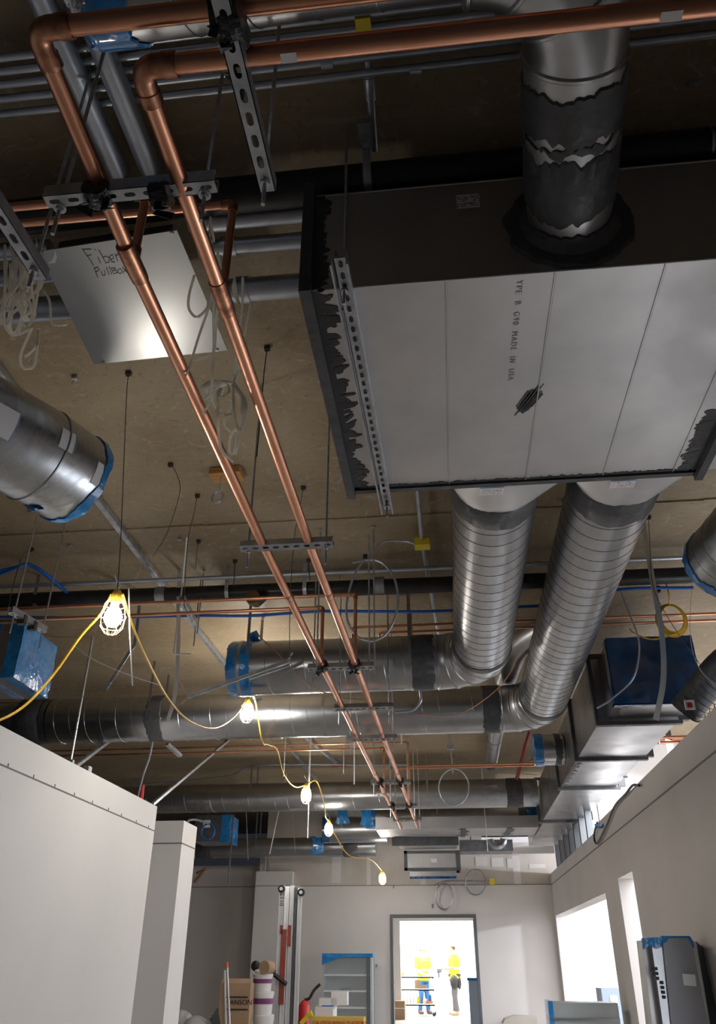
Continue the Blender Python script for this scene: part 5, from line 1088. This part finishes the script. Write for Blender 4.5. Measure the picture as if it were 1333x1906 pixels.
# stack of buckets, roll, box, broom handles
def bucket(px, py0, py1, y, label, rpx=18):
    a = aty(px, py0, y); c = aty(px, py1, y); r_ = abs(aty(px + rpx, py0, y).x - a.x); t = thing('plastic_bucket', label, 'bucket', (a.x, y, c.z), 'white buckets stacked beside the lift'); h = a.z - c.z
    q = MB(); q.lathe((a.x, y, c.z), [(r_ * .86, 0), (r_ * .97, h * .82), (r_ * .97, h * .84)], 28); q.done('body', PLASW, t); q = MB(); q.lathe((a.x, y, c.z), [(r_ * 1.02, h * .82), (r_ * 1.03, h * .96), (r_ * .95, h)], 28); q.done('lid', PLASW, t)
    q = MB(); q.lathe((a.x, y, c.z), [(r_ * .95, h * .45), (r_ * .975, h * .7)], 28); q.done('print_band', PURP, t, 'purple printed band'); return t
bucket(490, 1812, 1845, 12.6, 'top white bucket of the stack beside the lift'); bucket(491, 1845, 1888, 12.6, 'middle white bucket with purple print in the stack', 19); bucket(491, 1888, 1950, 12.6, 'lowest white bucket of the stack, cut by the frame', 19)
p = aty(497, 1796, 12.5); q = MB(); q.tube([p + Vector((-.02, -.08, -.03)), p + Vector((.03, .1, -.03))], .082, 24); single(q, 'paper_roll', CARD, 'brown and white roll lying on top of the buckets', 'roll')
cb = thing('cardboard_box', 'tall brown cardboard box lettered MANSON beside white buckets', 'box', (aty(438, 1906, 12.4).x, 12.4, 0))
a = aty(411, 1830, 12.2); c = aty(467, 1830, 12.2); q = MB(); q.mm((a.x, 12.2, .0), (c.x, 12.42, a.z)); q.done('carton', CARD, cb)
q = MB(); q.prism([(a.x, 12.2, a.z), (c.x, 12.2, a.z), (c.x, 12.28, a.z + .05), (a.x, 12.28, a.z + .05)], (0, .01, .004)); q.done('top_flap', CARD, cb)
text('MANSON', .088, (aty(418, 1870, 12.19).x, 12.194, aty(417, 1870, 12.2).z), (1, 0, 0), (0, 0, 1), 'carton_print', INK, cb, th=.002)
q = MB()
for py in (1856, 1879): z = aty(440, py, 12.19).z; q.mm((aty(418, py, 12.19).x, 12.19, z - .008), (aty(461, py, 12.19).x, 12.197, z + .008))
q.done('print_line', INK, cb)
q = MB(); q.tube([aty(428, 1906, 12.0), aty(423, 1797, 12.05)], .014, 10); q.tube([aty(423.3, 1802, 12.05), aty(422.7, 1791, 12.05)], .018, 10); 
q.bm.free()
ph = thing('broom_handle', 'grey pole with orange tip leaning before the cardboard box', 'pole', aty(428, 1906, 12.0)); q = MB(); q.tube([aty(430, 1960, 12.0), aty(423, 1802, 12.05)], .014, 10); q.done('pole', ALU, ph); q = MB(); q.tube([aty(423, 1802, 12.05), aty(422.6, 1791, 12.05)], .017, 10); q.done('tip', ORANGE, ph, 'orange tip')
q = MB(); q.tube([aty(423, 2010, 12.1), aty(418, 1806, 12.15)], .016, 10); single(q, 'pole_end', PLASW, 'short white pole end behind the orange-tipped pole', 'pole')
pbg = aty(360, 1900, 12.3); q = MB(); 
for k in range(6): q.ball(pbg + Vector((random.uniform(-.22, .22), random.uniform(-.1, .1), random.uniform(-.25, .05))), .2, (1, .8, .9), 14)
single(q, 'plastic_bag', BAG, 'crumpled translucent plastic bag at the foot of the left pier', 'bag')
q = MB(); 
for k in range(4): q.beam(aty(392 + 4 * k, 1895 - 6 * k, 12.2), aty(406 + 2 * k, 1905, 12.2) + Vector((0, 0, -.1)), .04, .03)
single(q, 'scrap_pieces', DGREY, 'dark folded scraps leaning against the cardboard box', 'scrap')

# cabinet with glass front, extinguisher, boxes, yellow level
cz = thing('glass_cabinet', 'grey shelving cabinet with clear front and blue film top', 'cabinet', (aty(646, 1906, 15.5).x, 15.5, 0))
a = aty(601, 1776, 15.5); c = aty(692, 1776, 15.5); q = MB(); wdt = .04
q.mm((a.x, 15.5, 0), (a.x + .03, 15.95, a.z)); q.mm((c.x - .03, 15.5, 0), (c.x, 15.95, a.z)); q.mm((a.x, 15.9, 0), (c.x, 15.95, a.z)); q.mm((a.x, 15.5, a.z - .03), (c.x, 15.95, a.z)); q.done('carcass', mat('pale_grey_metal', (.42, .45, .46), None, .3, .4), cz)
for py in (1815, 1845, 1876): z = aty(640, py, 15.5).z; q = MB(); q.mm((a.x + .03, 15.52, z - .012), (c.x - .03, 15.9, z + .012)); q.done('shelf', PLASW, cz)
q = MB(); q.mm((a.x + .03, 15.495, .05), (c.x - .08, 15.5, a.z - .03)); q.done('front_pane', GLASS, cz, 'clear front pane'); q = MB(); q.mm((c.x - .085, 15.485, 0), (c.x - .04, 15.5, a.z - .02)); q.done('door_edge', DGREY, cz)
q = MB(); q.mm((a.x - .01, 15.46, a.z - .045), (c.x + .02, 15.96, a.z + .012)); q.prism([(a.x - .01, 15.478, a.z - .04), (a.x + .35, 15.478, a.z - .04), (a.x - .01, 15.478, a.z - .16)], (0, .008, 0)); q.done('film_cover', BLUE, cz, 'blue film on the cabinet top')
q = MB(); q.ball(aty(643, 1845, 15.6) + Vector((0, 0, .02)), .11, (1, .7, .35), 12); single(q, 'dark_bowl', DGREY, 'dark bowl-shaped object on the middle shelf of the glass cabinet', 'bowl')
ex = thing('fire_extinguisher', 'red extinguisher with black hose beside the glass cabinet', 'fire extinguisher', aty(566, 1906, 14)); p = aty(566, 1890, 14)
q = MB(); q.lathe((p.x, 14, p.z - .35), [(.08, 0), (.085, .02), (.085, .48), (.05, .53), (.02, .55)], 20); q.done('cylinder', REDP, ex); q = MB(); q.tube(spline([Vector((p.x, 14, p.z + .2)), aty(576, 1858, 14), aty(585, 1843, 14), aty(596, 1832, 14)], 6), .022, 8); q.done('hose', BLACK, ex)
wbx = thing('paper_sack', 'white printed sack box standing in front of the glass cabinet', 'box', aty(612, 1906, 14.3)); a = aty(588, 1858, 14.2); c = aty(627, 1873, 14.2)
q = MB(); q.mm((a.x + .05, 14.2, c.z), (c.x, 14.5, a.z)); q.box(Vector(((a.x + c.x) / 2 + .2, 14.3, a.z - .0)), (.25, .2, .18)); q.done('sack', PLASW, wbx)
q = MB(); q.mm((a.x + .1, 14.19, (a.z + c.z) / 2 - .07), (c.x - .05, 14.2, (a.z + c.z) / 2 - .04)); q.done('blue_print', BCAB, wbx); q = MB(); q.mm((a.x, 14.15, c.z - .35), (c.x - .05, 14.6, c.z - .005)); q.done('lower_sack', PLASW, wbx)
a = aty(580, 1893, 13.6); c = aty(677, 1893, 13.6); yl_ = thing('caution_rail', 'yellow printed rail lying across in front of the cabinet', 'rail', Vector(((a.x + c.x) / 2, 13.6, a.z - .1)))
q = MB(); q.mm((a.x, 13.6, a.z - .12), (c.x, 13.9, a.z)); q.done('rail', mat('faded_yellow', (.62, .42, .08), None, 0, .6), yl_); text('CAUTION RISING PLATFORM', .062, (a.x + .02, 13.595, a.z - .09), (1, 0, 0), (0, 0, 1), 'rail_print', REDP, yl_, th=.002)
q = MB(); q.tube([aty(560, 1906, 13.3), aty(577, 1887, 13.3)], .03, 10); q.tube([aty(575, 1889, 13.3), aty(581, 1886, 13.3)], .045, 10); single(q, 'spray_can', YBOX, 'white tube with yellow end leaning at the lift foot', 'can')

# ------------------------------------------------------------------ duct lengths wrapped and leaning on the right wall
dl = thing('duct_bundle', 'leaning wrapped duct lengths with blue taped tops by the right wall', 'air duct', (1.6, 6.5, 0))
A0 = aty(1228, 1765, 6.9); 
def slab(pts, y0, dy, name, m_, lab=None): q = MB(); q.prism([aty(px, py, y0 + yy) for px, py, yy in pts], (0.0, dy, 0)); return q.done(name, m_, dl, lab)
slab([(1233, 1745, 0), (1287, 1745, .1), (1318, 1906, 0), (1322, 1990, 0), (1262, 1990, 0), (1250, 1906, 0)], 6.6, .25, 'duct_face', mat('wrapped_grey_panel', (.33, .34, .38), (.30, .31, .34), .2, .45, 0, 2), 'grey front face')
slab([(1212, 1750, 0), (1232, 1750, 0), (1252, 1906, 0), (1262, 1990, 0), (1246, 1990, 0), (1234, 1906, 0)], 6.62, .22, 'duct_face', GALV)
slab([(1196, 1750, 0), (1208, 1750, 0), (1232, 1906, 0), (1240, 1990, 0), (1222, 1990, 0), (1214, 1906, 0)], 6.7, .22, 'duct_face', GSHEET)
slab([(1231, 1742, 0), (1284, 1742, .1), (1291, 1752, .1), (1293, 1764, .1), (1280, 1762, .1), (1270, 1754, .1), (1233, 1755, 0)], 6.585, .02, 'film_cover', BLUE, 'blue film over the top')
slab([(1195, 1746, 0), (1231, 1744, 0), (1233, 1762, 0), (1224, 1766, 0), (1214, 1760, 0), (1205, 1762, 0), (1197, 1768, 0)], 6.58, .03, 'film_cover', BLUE)
slab([(1270, 1812, 0), (1294, 1814, 0), (1297, 1836, 0), (1273, 1834, 0)], 6.59, .012, 'label_sticker', WHITE)
q = MB()
for (px, py, n_) in ((1219, 1800, 3), (1230, 1826, 4), (1212, 1800, 2)):
    for k in range(n_): q.prism([aty(px + 1.2 * k * 1.2, py + k * 9, 6.60), aty(px + 5 + 1.4 * k, py + k * 9, 6.60), aty(px + 6 + 1.4 * k, py + 6 + k * 9, 6.60), aty(px + 1 + 1.4 * k, py + 6 + k * 9, 6.6)], (0, .01, 0))
q.done('faint_print', INK, dl)
slab([(1296, 1752, .1), (1315, 1770, .15), (1340, 1906, .1), (1345, 1990, 0), (1326, 1990, 0), (1322, 1906, .1)], 6.75, .2, 'dark_panel', DGREY, 'dark panel behind')
lw = thing('wrapped_duct_crate', 'low grey wrapped duct length with blue end below the right opening', 'air duct', (1.3, 11, .3)); a = aty(1020, 1866, 10.2); c = aty(1157, 1868, 10.2)
q = MB(); q.mm((a.x + .05, 10.2, 0), (min(c.x, 1.7), 10.6, a.z)); q.done('duct_body', mat('pale_wrap', (.42, .46, .48), (.36, .4, .42), .3, .35, .05, 4), lw)
q = MB(); q.mm((a.x, 10.19, 0), (a.x + .05, 10.61, a.z + .015)); q.done('film_cover', BLUE, lw); z = aty(1060, 1897, 10.2).z; q = MB(); q.mm((a.x, 10.185, z - .01), (1.7, 10.2, z + .01)); q.done('edge_seam', GALV, lw)
p = aty(1135, 1853, 13); sb = thing('small_crate', 'small grey-blue box beyond the right opening', 'box', (p.x + .3, 13, 0)); a = aty(1119, 1840, 13); c = aty(1156, 1870, 13)
q = MB(); q.mm((a.x, 13, 0), (c.x + .3, 13.5, a.z)); q.done('body', GREYB, sb); q = MB(); q.mm((a.x + .1, 12.99, a.z - .2), (a.x + .2, 13, a.z - .08)); q.done('label_sticker', WHITE, sb)

# ------------------------------------------------------------------ end room: workers, cart, boxes
def voxel(q, name, m_, vox, org=None, parent=None, label=None):
    me = bpy.data.meshes.new('tmp'); bmesh.ops.recalc_face_normals(q.bm, faces=q.bm.faces[:]); q.bm.to_mesh(me); q.bm.free(); o = bpy.data.objects.new('tmp', me); COL.objects.link(o)
    rm = o.modifiers.new('r', 'REMESH'); rm.mode = 'VOXEL'; rm.voxel_size = vox; rm.use_smooth_shade = True; sm = o.modifiers.new('s', 'SMOOTH'); sm.iterations = 3
    dg = bpy.context.evaluated_depsgraph_get(); me2 = bpy.data.meshes.new_from_object(o.evaluated_get(dg)); bpy.data.objects.remove(o)
    out = MB(); out.bm.from_mesh(me2); return out.done(name, m_, parent, label, angle=80, org=org)
def person(base, face, joints, label, mats, hgt):
    """joints: dict of world-relative positions (m) in a frame where +f is the facing direction, +s is the person's left"""
    f = Vector((math.cos(face), math.sin(face), 0)); s_ = Vector((-f.y, f.x, 0)); B = Vector(base); k = hgt / 1.78
    def W(p): return B + (f * p[0] + s_ * p[1] + Vector((0, 0, p[2]))) * k
    J = {n_: W(p) for n_, p in joints.items()}; q = MB()
    q.tube([W((0, 0, .90)), W((.01, 0, 1.02)), W((.01, 0, 1.18)), W((.0, 0, 1.34)), W((-.01, 0, 1.44)), W((.01, 0, 1.52))], [.15 * k, .135 * k, .14 * k, .16 * k, .11 * k, .055 * k], 18, flat=1.18, up=f)
    head = J['head']; q.ball(head, .098 * k, (.92, .80, 1.22), 18, Matrix.Rotation(face, 3, 'Z')); q.tube([W((.0, 0, 1.46)), head - Vector((0, 0, .06 * k))], [.058 * k, .05 * k], 12)
    fd = (J['look'] - head).normalized(); q.tube([head + fd * .085 * k + Vector((0, 0, .01)), head + fd * .118 * k - Vector((0, 0, .02))], [.012, .016], 8)    # nose
    q.ball(head + fd * .06 * k - Vector((0, 0, .085 * k)), .038 * k, (1, 1, .8), 10)      # chin
    for sg in (-1, 1): q.ball(head + s_ * (sg * .078 * k) - Vector((0, 0, .01)), .02 * k, (.6, .4, 1.2), 8)  # ears
    for sd in ('l', 'r'):
        q.tube([J['sh' + sd], J['el' + sd], J['wr' + sd]], [.055 * k, .043 * k, .029 * k], 12); q.ball(J['sh' + sd], .065 * k, n=12)
        hd = (J['hand' + sd] - J['wr' + sd]).normalized(); side = hd.cross(Vector((0, 0, 1))).normalized(); up = side.cross(hd)
        q.ball(J['wr' + sd] + hd * .05 * k, .045 * k, (1, .8, .45), 12, hd.to_track_quat('X', 'Z').to_matrix())
        for i, (ln, off) in enumerate(((.066, -.03), (.078, -.010), (.072, .011), (.055, .031))):
            a = J['wr' + sd] + hd * (.085 * k) + side * (off * k); m1 = a + hd * (ln * .55 * k) - up * .008; e1 = m1 + (hd * .5 - up * .85).normalized() * (ln * .55 * k); q.tube([a - hd * .03, a, m1, e1], [.0095 * k, .0095 * k, .0085 * k, .007 * k], 7)
        a = J['wr' + sd] + hd * .03 * k - side * .035 * k; q.tube([a, a - side * .028 + hd * .03, a - side * .03 + hd * .06], [.012 * k, .0105 * k, .009 * k], 7)
        q.tube([J['hip' + sd], J['kn' + sd], J['an' + sd]], [.085 * k, .058 * k, .042 * k], 14)
        q.tube([J['an' + sd] + Vector((0, 0, .02)), J['an' + sd] - Vector((0, 0, .04)), J['an' + sd] - Vector((0, 0, .055)) + f * .14 * k], [.04, .042, .035], 10)
    body = voxel(q, 'person', SKIN, .0075, org=base); tag(body, label, 'person')
    # clothing
    q = MB(); q.tube([W((0, 0, .86)), W((.01, 0, 1.0)), W((.01, 0, 1.18)), W((.0, 0, 1.34)), W((-.01, 0, 1.45)), W((0, 0, 1.475))], [.17 * k, .158 * k, .16 * k, .178 * k, .13 * k, .08 * k], 22, flat=1.18, up=f)
    for sd in ('l', 'r'): e_ = J['sh' + sd].lerp(J['el' + sd], .75); q.tube([J['sh' + sd], e_], [.078 * k, .066 * k], 14); q.ball(J['sh' + sd], .08 * k, n=12)
    voxel(q, 'safety_vest', mats[0], .014, parent=body, label='yellow high-visibility top')
    q = MB(); q.tube([W((0.01, 0, 1.10)), W((.01, 0, 1.15))], [.166 * k, .166 * k], 22, flat=1.18, up=f); q.done('reflective_band', REFL, body, 'grey reflective band')
    q = MB(); q.tube([W((0, 0, .80)), W((0, 0, .98))], [.16 * k, .155 * k], 18, flat=1.12, up=f)
    for sd in ('l', 'r'): q.tube([J['hip' + sd], J['kn' + sd], J['an' + sd]], [.105 * k, .078 * k, .066 * k], 14)
    voxel(q, 'trousers', mats[1], .014, parent=body)
    for sd in ('l', 'r'):
        q = MB(); a = J['an' + sd]; q.tube([a + Vector((0, 0, .05)), a - Vector((0, 0, .03))], [.06, .06], 12); q.tube([a - Vector((0, 0, .035)) - f * .05, a - Vector((0, 0, .04)) + f * .10, a - Vector((0, 0, .05)) + f * .19], [.052, .052, .038], 12, flat=.9)
        voxel(q, 'boot', mats[2], .012, parent=body)
    hz = head + Vector((0, 0, .03 * k)); q = MB(); q.lathe(hz, [(.118 * k, 0), (.120 * k, .02 * k), (.112 * k, .065 * k), (.08 * k, .105 * k), (.02 * k, .125 * k)], 24); q.prism([hz + f * .10 * k + s_ * .09 * k, hz + f * .175 * k + s_ * .05 * k, hz + f * .175 * k - s_ * .05 * k, hz + f * .10 * k - s_ * .09 * k], (0, 0, .01)); q.done('hard_hat', HAT, body, 'white hard hat')
    q = MB(); q.ball(head - fd * .02 + Vector((0, 0, .01)), .103 * k, (.85, .84, 1.0), 14, Matrix.Rotation(face, 3, 'Z')); 
    for v_ in [v_ for v_ in q.bm.verts if (v_.co - head).dot(fd) > .02]: q.bm.verts.remove(v_)
    q.done('hair', HAIR, body)
    return body, J
base_j = dict(head=(.04, 0, 1.63), look=(1.0, 0, 1.25), shl=(0, .19, 1.42), shr=(0, -.19, 1.42), ell=(.04, .23, 1.13), elr=(.04, -.23, 1.13), wrl=(.28, .14, 1.12), wrr=(.28, -.10, 1.10), handl=(.45, .08, 1.12), handr=(.45, -.05, 1.10),
              hipl=(0, .09, .92), hipr=(0, -.09, .92), knl=(.03, .10, .50), knr=(.02, -.09, .50), anl=(-.03, .11, .09), anr=(.03, -.10, .09))
fw2 = aty(850, 1888, 26.2)
w2, J2 = person((fw2.x, 26.2, 0), R(178), base_j, 'person standing at right in the bright doorway, yellow vest, dark tool belt', (VEST, TROU, BOOTT), 1.80)
q = MB(); q.tube([Vector((fw2.x, 26.2, .93)), Vector((fw2.x, 26.2, 1.0))], .185, 20, up=(1, 0, 0)); q.ball((fw2.x - .02, 26.03, .80), .12, (1, .6, 1.5), 12); q.ball((fw2.x + .12, 26.08, .78), .09, (.7, .6, 1.8), 12); q.done('tool_belt', BLACK, w2, 'dark tool belt with pouches')
j3 = dict(base_j); j3.update(dict(wrl=(.30, .02, 1.02), wrr=(.28, -.06, 1.0), handl=(.44, 0, 1.0), handr=(.42, -.02, .98), anl=(.02, .13, .09), anr=(-.02, -.13, .09), elr=(.05, -.25, 1.1)))
fw1 = aty(790, 1886, 26.6)
w1, J1 = person((fw1.x, 26.6, 0), R(-60), j3, 'person bending over the cart at left in the bright doorway, blue jeans', (VEST, JEAN, BOOT), 1.72)
pd = J2['wrl'] + Vector((-.14, 0, -.06)); q = MB(); q.box(pd + Vector((0, -.02, .0)), (.14, .03, .09)); q.box(pd + Vector((-.02, -.02, -.10)), (.05, .03, .14)); single(q, 'hand_tool', DGREY, 'dark hand tool held by the right worker', 'tool')
ct = thing('shelf_cart', 'white two-shelf utility cart loaded with supplies before the workers', 'cart', (aty(780, 1890, 25.8).x, 25.8, 0))
xa, xb = aty(746, 1890, 25.8).x, aty(811, 1890, 25.8).x; zt1 = [aty(780, py, 25.8).z for py in (1818, 1841, 1869)]
for z in zt1: q = MB(); q.mm((xa, 25.5, z - .03), (xb, 26.05, z)); q.mm((xa, 25.5, z - .03), (xb, 25.52, z + .02)); q.done('shelf', PLASW, ct)
for x in (xa + .03, xb - .03):
    for y in (25.53, 26.02): q = MB(); q.tube([(x, y, .08), (x, y, zt1[0])], .016, 8); q.done('leg', PLASW, ct); q = MB(); q.lathe((x, y, .05), [(.05, -.012), (.05, .012)], 14, (0, 1, 0)); q.done('caster', IRON, ct)
def item(px0, px1, py0, py1, m_, name, lab, cat, y=25.75, rnd_=False):
    a = aty(px0, py0, y); c = aty(px1, py1, y); q = MB()
    if rnd_: q.lathe(((a.x + c.x) / 2, y, c.z), [((c.x - a.x) / 2 * .9, 0), ((c.x - a.x) / 2, .01), ((c.x - a.x) / 2, (a.z - c.z) * .75), ((c.x - a.x) / 4, (a.z - c.z) * .9), ((c.x - a.x) / 4, a.z - c.z)], 14)
    else: q.mm((a.x, y - .1, c.z), (c.x, y + .1, a.z))
    return single(q, name, m_, lab, cat)
item(772, 783, 1824, 1840, CARD, 'cardboard_box', 'small brown open box on the cart middle shelf', 'box')
item(784, 794, 1833, 1840, CARD, 'cardboard_box', 'low brown box right of the open box on the cart', 'box')
item(775, 782, 1855, 1868, YBOX, 'bottle', 'yellow bottle on the cart bottom shelf', 'bottle', rnd_=True); item(784, 787, 1854, 1867, DGREY, 'bottle', 'dark bottle beside the yellow bottle on the cart', 'bottle', rnd_=True)
item(787, 796, 1858, 1868, PLASW, 'bottle', 'white jug in the middle of the cart bottom shelf', 'bottle', rnd_=True); item(798, 804, 1851, 1865, JEAN, 'bottle', 'blue can at the right of the cart bottom shelf', 'can', rnd_=True); item(797, 806, 1863, 1868, ORANGE, 'tray', 'orange low tray at the right of the cart bottom shelf', 'tray')
for k in range(4): item(749 + k * 6, 754 + k * 6, 1853 + k % 2 * 2, 1868, mat('clear_jar', (.6, .66, .64), None, 0, .2), 'jar', 'pale jar, ' + ['leftmost', 'second', 'third', 'rightmost'][k] + ' of the row on the cart bottom shelf', 'jar', rnd_=True)
item(747, 753, 1808, 1817, ORANGE, 'can', 'small orange can on the cart top at left', 'can', rnd_=True)
a = aty(735, 1863, 24.0); c = aty(754, 1896, 24.0); fb_ = thing('cardboard_box', 'brown cardboard box on the floor just inside the doorway', 'box', ((a.x + c.x) / 2, 24.2, 0)); q = MB(); q.mm((a.x, 24.0, 0), (c.x, 24.4, a.z)); q.done('carton', CARD, fb_); z = aty(744, 1876, 24.0).z; q = MB(); q.mm((a.x, 23.995, z - .02), (c.x, 24.0, z)); q.done('tape_strip', PLASW, fb_)
a = aty(872, 1822, 18.9); bc = thing('covered_cabinet', 'grey cabinet with blue film top at the right of the doorway', 'cabinet', (.4, 19.2, 0)); q = MB(); q.mm((a.x, 18.9, 0), (a.x + .6, 19.5, a.z)); q.done('body', GREYB, bc); q = MB(); q.mm((a.x - .03, 18.87, a.z - .03), (a.x + .62, 19.52, a.z + .02)); q.done('film_cover', BLUE, bc)
a = aty(950, 1890, 15.8); q = MB(); q.prism([aty(936, 1906, 15.8), aty(940, 1897, 15.8), aty(958, 1891, 15.8), aty(1000, 1893, 15.8), aty(1000, 1906, 15.8)], (0, .4, 0)); single(q, 'low_stack', PAPER, 'low grey stack on the floor at the far right corner', 'stack')
